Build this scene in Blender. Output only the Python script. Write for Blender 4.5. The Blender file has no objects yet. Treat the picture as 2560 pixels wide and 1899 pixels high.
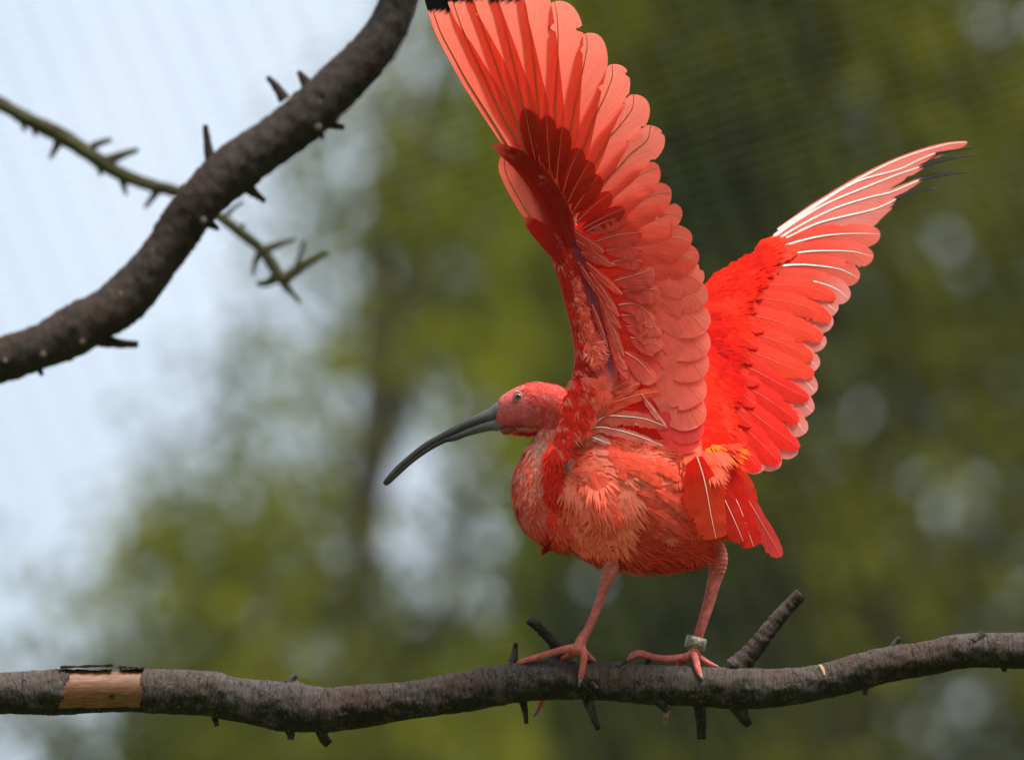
import bpy, bmesh, math, random
import numpy as np
from mathutils import Vector

random.seed(7)
RNG = np.random.default_rng(11)
R = math.radians
scene = bpy.context.scene
COL = scene.collection

# ------------------------------------------------------------------ camera
S = 0.00045            # metres per photo pixel at the bird
D0 = 12.0              # camera to bird
PITCH = R(10.0)
CAM = np.array([0.0, 0.0, 1.6])
cam_data = bpy.data.cameras.new('camera')
cam = bpy.data.objects.new('camera', cam_data)
COL.objects.link(cam)
cam.location = CAM
cam.rotation_euler = (R(90) + PITCH, 0, 0)
cam_data.sensor_width = 36.0
cam_data.lens = 36.0 * D0 / (2560 * S)
cam_data.clip_end = 5000
cam_data.dof.use_dof = True
cam_data.dof.focus_distance = D0 - 0.05
cam_data.dof.aperture_fstop = 4.7
scene.camera = cam

# ------------------------------------------------------------------ sky, sun, exposure
SUN_DIR = Vector((0.34, -0.27, 0.90)).normalized()
world = bpy.data.worlds.new('World')
scene.world = world
world.use_nodes = True
wn = world.node_tree
wn.nodes.clear()
w_out = wn.nodes.new('ShaderNodeOutputWorld')
w_bg = wn.nodes.new('ShaderNodeBackground')
w_sky = wn.nodes.new('ShaderNodeTexSky')
w_sky.sky_type = 'NISHITA'
w_sky.sun_disc = False
w_sky.sun_elevation = math.asin(SUN_DIR.z)
w_sky.sun_rotation = math.atan2(SUN_DIR.x, SUN_DIR.y)
w_sky.dust_density = 1.2
w_bg.inputs['Strength'].default_value = 0.100
# thin bright cloud over the whole sky
w_tc = wn.nodes.new('ShaderNodeTexCoord')
w_noise = wn.nodes.new('ShaderNodeTexNoise')
w_noise.inputs['Scale'].default_value = 7.0
w_noise.inputs['Detail'].default_value = 4.0
w_ramp = wn.nodes.new('ShaderNodeMapRange')
w_ramp.inputs['From Min'].default_value = 0.30
w_ramp.inputs['From Max'].default_value = 0.70
w_ramp.inputs['To Min'].default_value = 0.22
w_ramp.inputs['To Max'].default_value = 0.95
w_mix = wn.nodes.new('ShaderNodeMix')
w_mix.data_type = 'RGBA'
w_mix.inputs['B'].default_value = (6.3, 6.85, 7.6, 1)
wn.links.new(w_tc.outputs['Generated'], w_noise.inputs['Vector'])
wn.links.new(w_noise.outputs['Fac'], w_ramp.inputs['Value'])
wn.links.new(w_ramp.outputs['Result'], w_mix.inputs['Factor'])
wn.links.new(w_sky.outputs['Color'], w_mix.inputs['A'])
wn.links.new(w_mix.outputs['Result'], w_bg.inputs['Color'])
wn.links.new(w_bg.outputs['Background'], w_out.inputs['Surface'])

sun_data = bpy.data.lights.new('sun', 'SUN')
sun_data.energy = 5.0
sun_data.angle = R(28)
sun_data.color = (1.0, 0.96, 0.9)
sun = bpy.data.objects.new('sun', sun_data)
COL.objects.link(sun)
sun.location = (3, 10, 12)
sun.rotation_euler = SUN_DIR.to_track_quat('Z', 'Y').to_euler()

scene.view_settings.view_transform = 'Standard'
scene.view_settings.look = 'None'
scene.view_settings.exposure = 0.65
scene.view_settings.gamma = 1.0
scene.render.engine = 'CYCLES'
scene.cycles.use_denoising = True
scene.cycles.max_bounces = 14
scene.cycles.transmission_bounces = 10
scene.cycles.diffuse_bounces = 8

# ------------------------------------------------------------------ helpers
CP, SP = math.cos(PITCH), math.sin(PITCH)
FWD = np.array([0, CP, SP]); UPV = np.array([0, -SP, CP])

def W(P):
    """points (photo pixel x, photo pixel y, depth in bird pixels) -> world metres"""
    P = np.asarray(P, dtype=float).reshape(-1, 3)
    y = D0 + P[:, 2] * S
    k = y / D0
    x = (P[:, 0] - 1280) * S * k
    z = (949.5 - P[:, 1]) * S * k
    out = CAM + y[:, None] * FWD + z[:, None] * UPV
    out[:, 0] += x
    return out

def catmull(pts, n, ts=None):
    P = np.asarray(pts, dtype=float)
    if len(P) == 2:
        t = np.linspace(0, 1, n) if ts is None else np.asarray(ts)
        return P[0] + (P[1] - P[0]) * t[:, None]
    seg = np.linalg.norm(np.diff(P[:, :2], axis=0), axis=1) + 1e-6
    if P.shape[1] > 2:
        seg = np.linalg.norm(np.diff(P[:, :3], axis=0), axis=1) + 1e-6
    s = np.concatenate([[0], np.cumsum(seg)]); s /= s[-1]
    t = np.linspace(0, 1, n) if ts is None else np.asarray(ts)
    # non-uniform cubic hermite
    m = np.zeros_like(P)
    for i in range(len(P)):
        a, b = max(i - 1, 0), min(i + 1, len(P) - 1)
        m[i] = (P[b] - P[a]) / (s[b] - s[a])
    i = np.clip(np.searchsorted(s, t, side='right') - 1, 0, len(P) - 2)
    h = (s[i + 1] - s[i]); u = (t - s[i]) / h
    u = u[:, None]; h = h[:, None]
    return ((2*u**3 - 3*u**2 + 1) * P[i] + (u**3 - 2*u**2 + u) * h * m[i]
            + (-2*u**3 + 3*u**2) * P[i + 1] + (u**3 - u**2) * h * m[i + 1])

def mesh_object(name, verts, faces, mats, parent=None, midx=None, cols=None, uvs=None, smooth=True):
    me = bpy.data.meshes.new(name)
    me.from_pydata([tuple(v) for v in verts], [], [tuple(f) for f in faces])
    for m in (mats if isinstance(mats, (list, tuple)) else [mats]):
        me.materials.append(m)
    if midx is not None:
        me.polygons.foreach_set('material_index', np.asarray(midx, dtype=np.int32))
    if smooth:
        me.polygons.foreach_set('use_smooth', np.ones(len(me.polygons), dtype=bool))
    if cols is not None:
        a = me.attributes.new('col', 'FLOAT_COLOR', 'POINT')
        c = np.ones((len(me.vertices), 4), dtype=np.float32)
        c[:, :3] = cols
        a.data.foreach_set('color', c.ravel())
    if uvs is not None:
        uv = me.uv_layers.new(name='uv')
        li = np.zeros(len(me.loops), dtype=np.int32)
        me.loops.foreach_get('vertex_index', li)
        uv.data.foreach_set('uv', np.asarray(uvs, dtype=np.float32)[li].ravel())
    me.update()
    o = bpy.data.objects.new(name, me)
    COL.objects.link(o)
    if parent is not None:
        o.parent = parent
        o.matrix_parent_inverse = parent.matrix_world.inverted()
    return o

def empty(name, loc):
    o = bpy.data.objects.new(name, None)
    COL.objects.link(o)
    o.location = loc
    o.empty_display_size = 0.05
    o.matrix_world = __import__('mathutils').Matrix.Translation(Vector(loc))
    return o

def tag(o, label=None, cat=None, group=None, kind=None):
    if label: o['label'] = label
    if cat: o['category'] = cat
    if group: o['group'] = group
    if kind: o['kind'] = kind
    return o

def loft(rings, seg=16, n=None, caps=True, jitter=None):
    """rings: (px, py, dpx, r_image, r_depth) -> verts (pixel space), faces"""
    rg = np.asarray(rings, dtype=float)
    if rg.shape[1] == 4:
        rg = np.hstack([rg, rg[:, 3:4]])
    if n is None:
        n = len(rg) * 4
    C = catmull(rg, n) if len(rg) > 2 else catmull(rg, n)
    T = np.gradient(C[:, :3], axis=0)
    T /= np.linalg.norm(T, axis=1)[:, None] + 1e-9
    V = []
    a = np.linspace(0, 2 * math.pi, seg, endpoint=False)
    prev = None
    for i in range(n):
        t = T[i]
        ref = np.array([0, 0, 1.0])
        n1 = np.cross(t, ref)
        if np.linalg.norm(n1) < 0.25:
            n1 = np.cross(t, np.array([0, 1.0, 0]))
        if prev is not None and np.dot(prev, n1) < 0: n1 = -n1
        n1 /= np.linalg.norm(n1); prev = n1
        n2 = np.cross(n1, t)
        r1, r2 = max(C[i, 3], 0.3), max(C[i, 4], 0.3)
        ring = C[i, :3] + np.outer(np.cos(a) * r1, n1) + np.outer(np.sin(a) * r2, n2)
        if jitter is not None:
            ring = jitter(ring, C[i, :3], i, a)
        V.append(ring)
    V = np.vstack(V)
    F = []
    for i in range(n - 1):
        for j in range(seg):
            k = (j + 1) % seg
            F.append((i*seg + j, i*seg + k, (i+1)*seg + k, (i+1)*seg + j))
    if caps:
        V = np.vstack([V, C[0, :3], C[-1, :3]])
        b, e = n*seg, n*seg + 1
        for j in range(seg):
            k = (j + 1) % seg
            F.append((b, k, j)); F.append((e, (n-1)*seg + j, (n-1)*seg + k))
    return V, F

def vnoise(p, seed=0):
    """cheap smooth pseudo-noise from sines, in [-1,1]"""
    p = np.asarray(p, dtype=float)
    r = np.random.default_rng(seed)
    out = 0
    for k in range(4):
        d = r.normal(size=p.shape[-1]); d *= (1 + 0.6*k) / np.linalg.norm(d)
        out = out + np.sin(p @ d + r.uniform(0, 6.28)) / (1 + 0.5*k)
    return out / 2.4

# ------------------------------------------------------------------ materials
def new_mat(name):
    m = bpy.data.materials.new(name)
    m.use_nodes = True
    nt = m.node_tree
    nt.nodes.clear()
    out = nt.nodes.new('ShaderNodeOutputMaterial')
    return m, nt, out

def node(nt, kind, **kw):
    n = nt.nodes.new(kind)
    for k, v in kw.items():
        if hasattr(n, k): setattr(n, k, v)
        else: n.inputs[k.replace('_', ' ')].default_value = v
    return n

def mathn(nt, op, a, b=None):
    n = nt.nodes.new('ShaderNodeMath'); n.operation = op
    for i, x in enumerate((a, b)):
        if x is None: continue
        if isinstance(x, (int, float)): n.inputs[i].default_value = x
        else: nt.links.new(x, n.inputs[i])
    return n.outputs[0]

def feather_material(name, trans=0.5, rough=0.5, barb=1.0):
    m, nt, out = new_mat(name)
    L = nt.links
    at = node(nt, 'ShaderNodeAttribute', attribute_name='col')
    uv = node(nt, 'ShaderNodeUVMap', uv_map='uv')
    sep = nt.nodes.new('ShaderNodeSeparateXYZ'); L.new(uv.outputs[0], sep.inputs[0])
    au = mathn(nt, 'ABSOLUTE', sep.outputs[0])
    # barbs run outwards and towards the tip
    bv = mathn(nt, 'SUBTRACT', sep.outputs[1], mathn(nt, 'MULTIPLY', au, 0.55))
    comb = nt.nodes.new('ShaderNodeCombineXYZ')
    L.new(mathn(nt, 'MULTIPLY', bv, 55.0), comb.inputs[0])
    L.new(mathn(nt, 'MULTIPLY', sep.outputs[0], 1.3), comb.inputs[1])
    oi = nt.nodes.new('ShaderNodeObjectInfo')
    L.new(mathn(nt, 'MULTIPLY', oi.outputs['Random'], 40.0), comb.inputs[2])
    nz = node(nt, 'ShaderNodeTexNoise', Scale=1.0, Detail=5.0, Roughness=0.7)
    L.new(comb.outputs[0], nz.inputs['Vector'])
    mr = node(nt, 'ShaderNodeMapRange')
    mr.inputs['From Min'].default_value = 0.25; mr.inputs['From Max'].default_value = 0.75
    mr.inputs['To Min'].default_value = 1 - 0.30 * barb; mr.inputs['To Max'].default_value = 1 + 0.22 * barb
    L.new(nz.outputs['Fac'], mr.inputs['Value'])
    mul = nt.nodes.new('ShaderNodeVectorMath'); mul.operation = 'SCALE'
    L.new(at.outputs['Color'], mul.inputs[0]); L.new(mr.outputs[0], mul.inputs['Scale'])
    gam = node(nt, 'ShaderNodeGamma', Gamma=1.15); L.new(mul.outputs[0], gam.inputs['Color'])
    bmp = node(nt, 'ShaderNodeBump', Strength=0.25, Distance=0.0012)
    L.new(nz.outputs['Fac'], bmp.inputs['Height'])
    pr = node(nt, 'ShaderNodeBsdfPrincipled', Roughness=rough)
    pr.inputs['Specular IOR Level'].default_value = 0.2
    pr.inputs['Sheen Weight'].default_value = 0.0
    L.new(mul.outputs[0], pr.inputs['Base Color']); L.new(bmp.outputs[0], pr.inputs['Normal'])
    tr = nt.nodes.new('ShaderNodeBsdfTranslucent'); L.new(gam.outputs[0], tr.inputs['Color'])
    mx = nt.nodes.new('ShaderNodeMixShader'); mx.inputs[0].default_value = trans
    L.new(pr.outputs[0], mx.inputs[1]); L.new(tr.outputs[0], mx.inputs[2])
    L.new(mx.outputs[0], out.inputs['Surface'])
    return m

def simple_mat(name, color, rough=0.5, spec=0.4, noise=None, bump=0.0, bscale=200.0, metal=0.0, sss=0.0):
    """colour with noise-driven second colour: noise=(color2, scale, lo, hi)"""
    m, nt, out = new_mat(name)
    L = nt.links
    pr = node(nt, 'ShaderNodeBsdfPrincipled', Roughness=rough, Metallic=metal)
    pr.inputs['Specular IOR Level'].default_value = spec
    tc = nt.nodes.new('ShaderNodeTexCoord')
    if noise:
        c2, sc, lo, hi = noise
        nz = node(nt, 'ShaderNodeTexNoise', Scale=sc, Detail=6.0, Roughness=0.65)
        L.new(tc.outputs['Object'], nz.inputs['Vector'])
        mr = node(nt, 'ShaderNodeMapRange')
        mr.inputs['From Min'].default_value = lo; mr.inputs['From Max'].default_value = hi
        L.new(nz.outputs['Fac'], mr.inputs['Value'])
        mx = nt.nodes.new('ShaderNodeMix'); mx.data_type = 'RGBA'
        mx.inputs['A'].default_value = (*color, 1); mx.inputs['B'].default_value = (*c2, 1)
        L.new(mr.outputs[0], mx.inputs['Factor']); L.new(mx.outputs['Result'], pr.inputs['Base Color'])
    else:
        pr.inputs['Base Color'].default_value = (*color, 1)
    if bump:
        n2 = node(nt, 'ShaderNodeTexNoise', Scale=bscale, Detail=5.0, Roughness=0.65)
        L.new(tc.outputs['Object'], n2.inputs['Vector'])
        b = node(nt, 'ShaderNodeBump', Strength=bump, Distance=0.002)
        L.new(n2.outputs['Fac'], b.inputs['Height']); L.new(b.outputs[0], pr.inputs['Normal'])
    if sss:
        pr.inputs['Subsurface Weight'].default_value = sss
        pr.inputs['Subsurface Radius'].default_value = (0.006, 0.002, 0.001)
    L.new(pr.outputs[0], out.inputs['Surface'])
    return m

def attr_mat(name, rough=0.6, spec=0.3, bump=0.0, bscale=300.0, var=0.25, vscale=120.0, trans=0.0):
    """colour from the mesh's own 'col' attribute, with fine mottling"""
    m, nt, out = new_mat(name)
    L = nt.links
    at = node(nt, 'ShaderNodeAttribute', attribute_name='col')
    tc = nt.nodes.new('ShaderNodeTexCoord')
    nz = node(nt, 'ShaderNodeTexNoise', Scale=vscale, Detail=6.0, Roughness=0.7)
    L.new(tc.outputs['Object'], nz.inputs['Vector'])
    mr = node(nt, 'ShaderNodeMapRange')
    mr.inputs['From Min'].default_value = 0.3; mr.inputs['From Max'].default_value = 0.7
    mr.inputs['To Min'].default_value = 1 - var; mr.inputs['To Max'].default_value = 1 + var
    L.new(nz.outputs['Fac'], mr.inputs['Value'])
    mul = nt.nodes.new('ShaderNodeVectorMath'); mul.operation = 'SCALE'
    L.new(at.outputs['Color'], mul.inputs[0]); L.new(mr.outputs[0], mul.inputs['Scale'])
    pr = node(nt, 'ShaderNodeBsdfPrincipled', Roughness=rough)
    pr.inputs['Specular IOR Level'].default_value = spec
    L.new(mul.outputs[0], pr.inputs['Base Color'])
    if bump:
        n2 = node(nt, 'ShaderNodeTexNoise', Scale=bscale, Detail=5.0, Roughness=0.7)
        L.new(tc.outputs['Object'], n2.inputs['Vector'])
        b = node(nt, 'ShaderNodeBump', Strength=bump, Distance=0.002)
        L.new(n2.outputs['Fac'], b.inputs['Height']); L.new(b.outputs[0], pr.inputs['Normal'])
    if trans:
        tr = nt.nodes.new('ShaderNodeBsdfTranslucent'); L.new(mul.outputs[0], tr.inputs['Color'])
        mx = nt.nodes.new('ShaderNodeMixShader'); mx.inputs[0].default_value = trans
        L.new(pr.outputs[0], mx.inputs[1]); L.new(tr.outputs[0], mx.inputs[2])
        L.new(mx.outputs[0], out.inputs['Surface'])
    else:
        L.new(pr.outputs[0], out.inputs['Surface'])
    return m

M_FEATHER = feather_material('flight feather', trans=0.60)
M_COVERT = feather_material('covert feather', trans=0.46, rough=0.55, barb=1.2)
M_SOFT = feather_material('contour feather', trans=0.35, rough=0.6, barb=0.55)
M_SEC = feather_material('secondary vane', trans=0.46)
M_PLUME = attr_mat('body plume', rough=0.7, spec=0.06, var=0.15, vscale=300, trans=0.12)
M_SHAFT_PALE = simple_mat('ivory feather shaft', (0.85, 0.72, 0.60), rough=0.35, spec=0.5)
M_SHAFT_BROWN = simple_mat('brown feather shaft', (0.46, 0.19, 0.07), rough=0.4, spec=0.4)
M_SHAFT_PINK = simple_mat('pink feather shaft', (0.72, 0.24, 0.16), rough=0.4, spec=0.4)
M_SHAFT_RED = simple_mat('red feather shaft', (0.86, 0.10, 0.05), rough=0.4, spec=0.3)
M_SHAFT_DEEP = simple_mat('dark red feather shaft', (0.40, 0.02, 0.015), rough=0.5, spec=0.2)
M_SHAFT_BLACK = simple_mat('black feather shaft', (0.012, 0.012, 0.012), rough=0.4, spec=0.4)
M_SKIN = attr_mat('bird skin', rough=0.55, spec=0.35, bump=0.9, bscale=520, var=0.35, vscale=330)
M_BILL = attr_mat('horn bill', rough=0.36, spec=0.45, bump=0.5, bscale=160, var=0.3, vscale=70)
M_CLAW = simple_mat('claw horn', (0.16, 0.13, 0.11), rough=0.35, spec=0.5, noise=((0.05, 0.04, 0.035), 400, 0.4, 0.7))
M_RING = simple_mat('leg ring metal', (0.34, 0.31, 0.24), rough=0.42, metal=0.85,
                    noise=((0.12, 0.10, 0.07), 320, 0.45, 0.65), bump=0.9, bscale=420)

# ------------------------------------------------------------------ feathers
def feather(name, parent, pts, wl, wr, depth, tilt=0.0, layer=0.0, cfun=None, mat=None, shaft=None,
            sr=(2.2, 0.6), tip=0.8, n=26, fray=0.0, splits=0, camber=0.04, twist=None, base_w=0.35, ripple=1.0,
            sweep=0.35, square=1.0):
    """One feather: vane sheet on both sides of a tube shaft. All lengths in photo pixels.
    pts run base -> tip; wl/wr vane widths left/right of that direction (value or list along the feather)."""
    ts = 1 - (1 - np.linspace(0, 1, n)) ** 1.6
    C = catmull(pts, n, ts)[:, :2]
    L = np.linalg.norm(np.diff(C, axis=0), axis=1).sum()
    T = np.gradient(C, axis=0); T /= np.linalg.norm(T, axis=1)[:, None] + 1e-9
    NL = np.stack([T[:, 1], -T[:, 0]], axis=1)
    rise = base_w + (1 - base_w) * np.clip(ts / 0.3, 0, 1) ** 0.8
    q = np.clip((ts - tip) / (1 - tip + 1e-9), 0, 1)
    end = np.sqrt(np.maximum(1 - q ** (2.0 * square), 0.0))
    def prof(w):
        if np.isscalar(w): return w * rise * end
        return np.interp(ts, np.linspace(0, 1, len(w)), w) * end
    PL, PR = prof(wl), prof(wr)
    us = np.array([-1, -0.8, -0.5, -0.2, 0, 0.2, 0.5, 0.8, 1.0])       # negative = left
    K = len(us)
    ph = RNG.uniform(0, 6.28, 4)
    # splits: places where the vane opens
    cut = {}
    for _ in range(splits):
        i = int(RNG.integers(n // 2, n - 6)); side = -1 if RNG.random() < 0.3 else 1
        cut[(i, side)] = RNG.uniform(0.72, 0.9)
    P = np.zeros((n, K, 3)); UV = np.zeros((n, K, 2))
    for i in range(n):
        tw = 0.0 if twist is None else np.interp(ts[i], np.linspace(0, 1, len(twist)), twist)
        for j, u in enumerate(us):
            w = PL[i] if u < 0 else PR[i]
            off = u * w                       # + right
            if fray and abs(u) > 0.75:
                off += np.sign(u) * w * fray * (RNG.random() - 0.6)
            if (i, int(np.sign(u))) in cut and abs(u) > 0.9:
                off *= cut[(i, int(np.sign(u)))]
            sw = abs(off) * sweep * (1 - 0.7 * ts[i])
            xy = C[i] - NL[i] * off * math.cos(tw) + T[i] * sw
            dd = -tilt * off + camber * abs(off) ** 1.5 * 0.25 + off * math.sin(tw)
            dd += ripple * abs(u) * (math.sin(ts[i] * 17 + ph[0]) * 0.7 + math.sin(ts[i] * 31 + ph[1] + u) * 0.5)
            P[i, j, :2] = xy
            P[i, j, 2] = dd
            UV[i, j] = (u * w / 40.0, ts[i] * L / 200.0)
    dep = depth(P[:, :, 0].ravel(), P[:, :, 1].ravel()).reshape(n, K) + layer
    P[:, :, 2] += dep
    V = P.reshape(-1, 3); F = []; MI = []
    for i in range(n - 1):
        for j in range(K - 1):
            F.append((i*K + j, i*K + j + 1, (i+1)*K + j + 1, (i+1)*K + j)); MI.append(0)
    U = UV.reshape(-1, 2)
    uu = np.tile(us, n); tt = np.repeat(ts, K)
    cols = cfun(V[:, 0], V[:, 1], tt, uu)
    if shaft is not None:
        c = np.column_stack([C, dep[:, K // 2]])
        rr = sr[0] + (sr[1] - sr[0]) * ts
        b0 = len(V); SV = []
        for i in range(n):
            for a in range(4):
                an = a * math.pi / 2
                SV.append([c[i, 0] + NL[i, 0] * math.cos(an) * rr[i], c[i, 1] + NL[i, 1] * math.cos(an) * rr[i],
                           P[i, K // 2, 2] + math.sin(an) * rr[i] * 1.2])
        SV = np.array(SV)
        V = np.vstack([V, SV]); U = np.vstack([U, np.zeros((len(SV), 2))])
        cols = np.vstack([cols, np.tile(cols[K // 2], (len(SV), 1))])
        for i in range(n - 1):
            for a in range(4):
                k = (a + 1) % 4
                F.append((b0 + i*4 + a, b0 + i*4 + k, b0 + (i+1)*4 + k, b0 + (i+1)*4 + a)); MI.append(2 if cols[i*K + K//2, 0] < 0.02 else 1)
    return mesh_object(name, W(V), F, [mat or M_FEATHER, shaft or M_SHAFT_PINK, M_SHAFT_BLACK], parent, MI, cols, U)

def cgrad(stops, jit=0.06, edge=None):
    """colour along the feather; edge = colour of the rim"""
    xs = [s[0] for s in stops]; cs = np.array([s[1] for s in stops])
    k = 1 + RNG.uniform(-jit, jit)
    def f(x, y, t, u):
        c = np.stack([np.interp(t, xs, cs[:, i]) for i in range(3)], axis=1) * k
        if edge is not None:
            e = np.clip((np.abs(u) - 0.55) / 0.45, 0, 1)[:, None] * 0.6
            c = c * (1 - e) + np.array(edge) * e
        return np.clip(c, 0, 1)
    return f

def with_black(f, test):
    def g(x, y, t, u):
        c = f(x, y, t, u)
        m = test(x, y, t, u) + 3 * np.sin(u * 3.1 + x * 0.05) + 1.5 * np.sin(x * 0.45) > 0
        c[m] = (0.008, 0.008, 0.009)
        return c
    return g

CORAL = (0.92, 0.175, 0.115); CORAL_LT = (0.94, 0.26, 0.19); SCARLET = (0.86, 0.024, 0.010)
ORANGE = (0.89, 0.060, 0.020); DEEP = (0.62, 0.018, 0.010); ROSE = (0.85, 0.26, 0.21); MAGENTA = (0.75, 0.012, 0.03)

# ---- plumes: soft body feathers, many blades each, joined in one mesh
def plumes(name, parent, pts, nrm, flow, length, width, cols, nb=7, lift=0.25, curl=0.3, tipspread=1.0, mat=None, full=0.55, loose=0.07, rnd_end=0.28):
    """pts etc. are arrays in pixel space; every plume is a small fan of tapering barbs"""
    N = len(pts)
    f = flow - (flow * nrm).sum(1)[:, None] * nrm
    f /= np.linalg.norm(f, axis=1)[:, None] + 1e-9
    s = np.cross(nrm, f)
    V = np.zeros((N, nb, 5, 3)); Cc = np.zeros((N, nb, 5, 3))
    for b in range(nb):
        a = (b - (nb - 1) / 2) / ((nb - 1) / 2)
        ln = length * (1 - rnd_end * a * a) * RNG.uniform(0.8 + 0.12 * (full > 0.6), 1.12 - 0.05 * (full > 0.6), N)
        ang = a * tipspread * width / length * 1.1 + RNG.normal(0, loose, N)
        d = f * np.cos(ang)[:, None] + s * np.sin(ang)[:, None]
        hw = (width / nb * (1.15 if full < 0.6 else 1.5))[:, None]
        side = s * np.cos(ang)[:, None] - f * np.sin(ang)[:, None]
        lf = lift * RNG.uniform(0.6, 1.3, N) if b == 0 or full < 0.6 else lf
        p0 = pts + s * (a * width * 0.30)[:, None] + nrm * (0.6 - 0.25 * a * a * width[:, None] * 0.2)
        p1 = p0 + d * (ln * full)[:, None] + nrm * (ln * full * lf)[:, None] + s * (a * width * 0.25)[:, None]
        p2 = p0 + d * ln[:, None] + nrm * (ln * (lf - curl * 0.3) * 0.85)[:, None] + s * (a * width * 0.30 * tipspread)[:, None]
        V[:, b, 0] = p0 - side * hw * 0.8; V[:, b, 1] = p0 + side * hw * 0.8
        V[:, b, 2] = p1 - side * hw; V[:, b, 3] = p1 + side * hw
        V[:, b, 4] = p2
        k = RNG.uniform(0.88, 1.1, N)[:, None]
        for q in range(5): Cc[:, b, q] = cols * k * (1.0 if q < 2 else 1.05)
    V = V.reshape(-1, 3); Cc = np.clip(Cc.reshape(-1, 3), 0, 1)
    base = (np.arange(N * nb) * 5)[:, None]
    quads = base + np.array([0, 1, 3, 2]); tris = base + np.array([2, 3, 4])
    F = [tuple(q) for q in quads] + [tuple(t) for t in tris]
    o = mesh_object(name, W(V), F, [mat or M_PLUME], parent, None, Cc)
    tag(o, kind='stuff')
    return o

# ================================================================== the ground
g = 1500.0
mg, nt, out = new_mat('meadow grass')
pr = node(nt, 'ShaderNodeBsdfPrincipled', Roughness=0.9)
tc = nt.nodes.new('ShaderNodeTexCoord'); nz = node(nt, 'ShaderNodeTexNoise', Scale=0.35, Detail=8.0)
cr = nt.nodes.new('ShaderNodeValToRGB')
cr.color_ramp.elements[0].color = (0.035, 0.05, 0.012, 1); cr.color_ramp.elements[1].color = (0.09, 0.11, 0.03, 1)
nt.links.new(tc.outputs['Object'], nz.inputs['Vector']); nt.links.new(nz.outputs['Fac'], cr.inputs[0])
nt.links.new(cr.outputs[0], pr.inputs['Base Color']); nt.links.new(pr.outputs[0], out.inputs['Surface'])
ground = mesh_object('ground', [(-g, -g, 0), (g, -g, 0), (g, g, 0), (-g, g, 0)], [(0, 1, 2, 3)], mg, smooth=False)
tag(ground, 'grassy ground below the aviary', 'ground', kind='structure')

# ================================================================== background trees
# share of open sky seen between the leaves, on a coarse grid over the view (rows down, columns across)
SKY = np.array([
 [1,1,1,1,1,1,.55,.25,.02,.02,.02,.02,.02,.02,.10,.50],
 [1,1,1,1,.97,.60,.40,.30,.02,.02,.02,.02,.03,.02,.03,.20],
 [1,1,1,1,.80,.48,.40,.12,.02,.02,.02,.02,.03,.15,.03,.12],
 [1,1,1,.95,.55,.28,.16,.06,.02,.02,.02,.12,.02,.05,.12,.15],
 [1,1,1,.97,.72,.36,.04,.03,.02,.02,.02,.03,.03,.10,.20,.20],
 [1,1,.97,.65,.36,.20,.05,.03,.02,.02,.02,.02,.02,.04,.08,.05],
 [1,1,.85,.50,.50,.38,.55,.35,.04,.02,.02,.02,.06,.22,.08,.14],
 [1,.96,.55,.30,.40,.22,.80,.35,.04,.02,.02,.02,.15,.20,.06,.20],
 [.96,.82,.30,.10,.10,.40,.75,.45,.10,.02,.02,.02,.03,.12,.18,.16],
 [.80,.35,.05,.02,.02,.10,.15,.32,.13,.03,.02,.02,.03,.05,.16,.26],
 [.30,.12,.05,.03,.04,.04,.02,.05,.03,.02,.02,.03,.03,.03,.12,.30],
 [.45,.15,.05,.02,.04,.02,.04,.03,.02,.02,.02,.02,.04,.10,.34,.30]])
HOLES = [(2132,345,42),(2405,680,58),(1770,585,34),(2165,750,40),(2150,1030,58),(2030,1210,40),(2450,1210,46),(2245,1345,36),
         (2370,1590,42),(2475,1800,46),(2300,1820,40),(985,1190,150),(930,1350,80),(1060,1260,70),(880,1010,90),(1240,1350,45),(660,1180,46),(60,1850,70),
         (1045,170,60),(2480,60,60),(940,500,40),(1180,1120,38),(2250,620,30),(2520,950,40)]

SKY[:, 8:] *= 0.65
def sky_share(px, py):
    gx = np.clip((px - 80) / 160.0, 0, 14.999); gy = np.clip((py - 79) / 158.3, 0, 10.999)
    i, j = gy.astype(int), gx.astype(int); v, u = gy - i, gx - j
    return (SKY[i, j]*(1-u)*(1-v) + SKY[i, j+1]*u*(1-v) + SKY[i+1, j]*(1-u)*v + SKY[i+1, j+1]*u*v)

M_LEAF = attr_mat('tree leaf', rough=0.7, spec=0.05, var=0.2, vscale=3.0, trans=0.5)
M_TRUNK = simple_mat('tree bark', (0.07, 0.055, 0.04), rough=0.9, spec=0.1, noise=((0.12, 0.10, 0.08), 8, 0.4, 0.7), bump=0.8, bscale=30)

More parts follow.
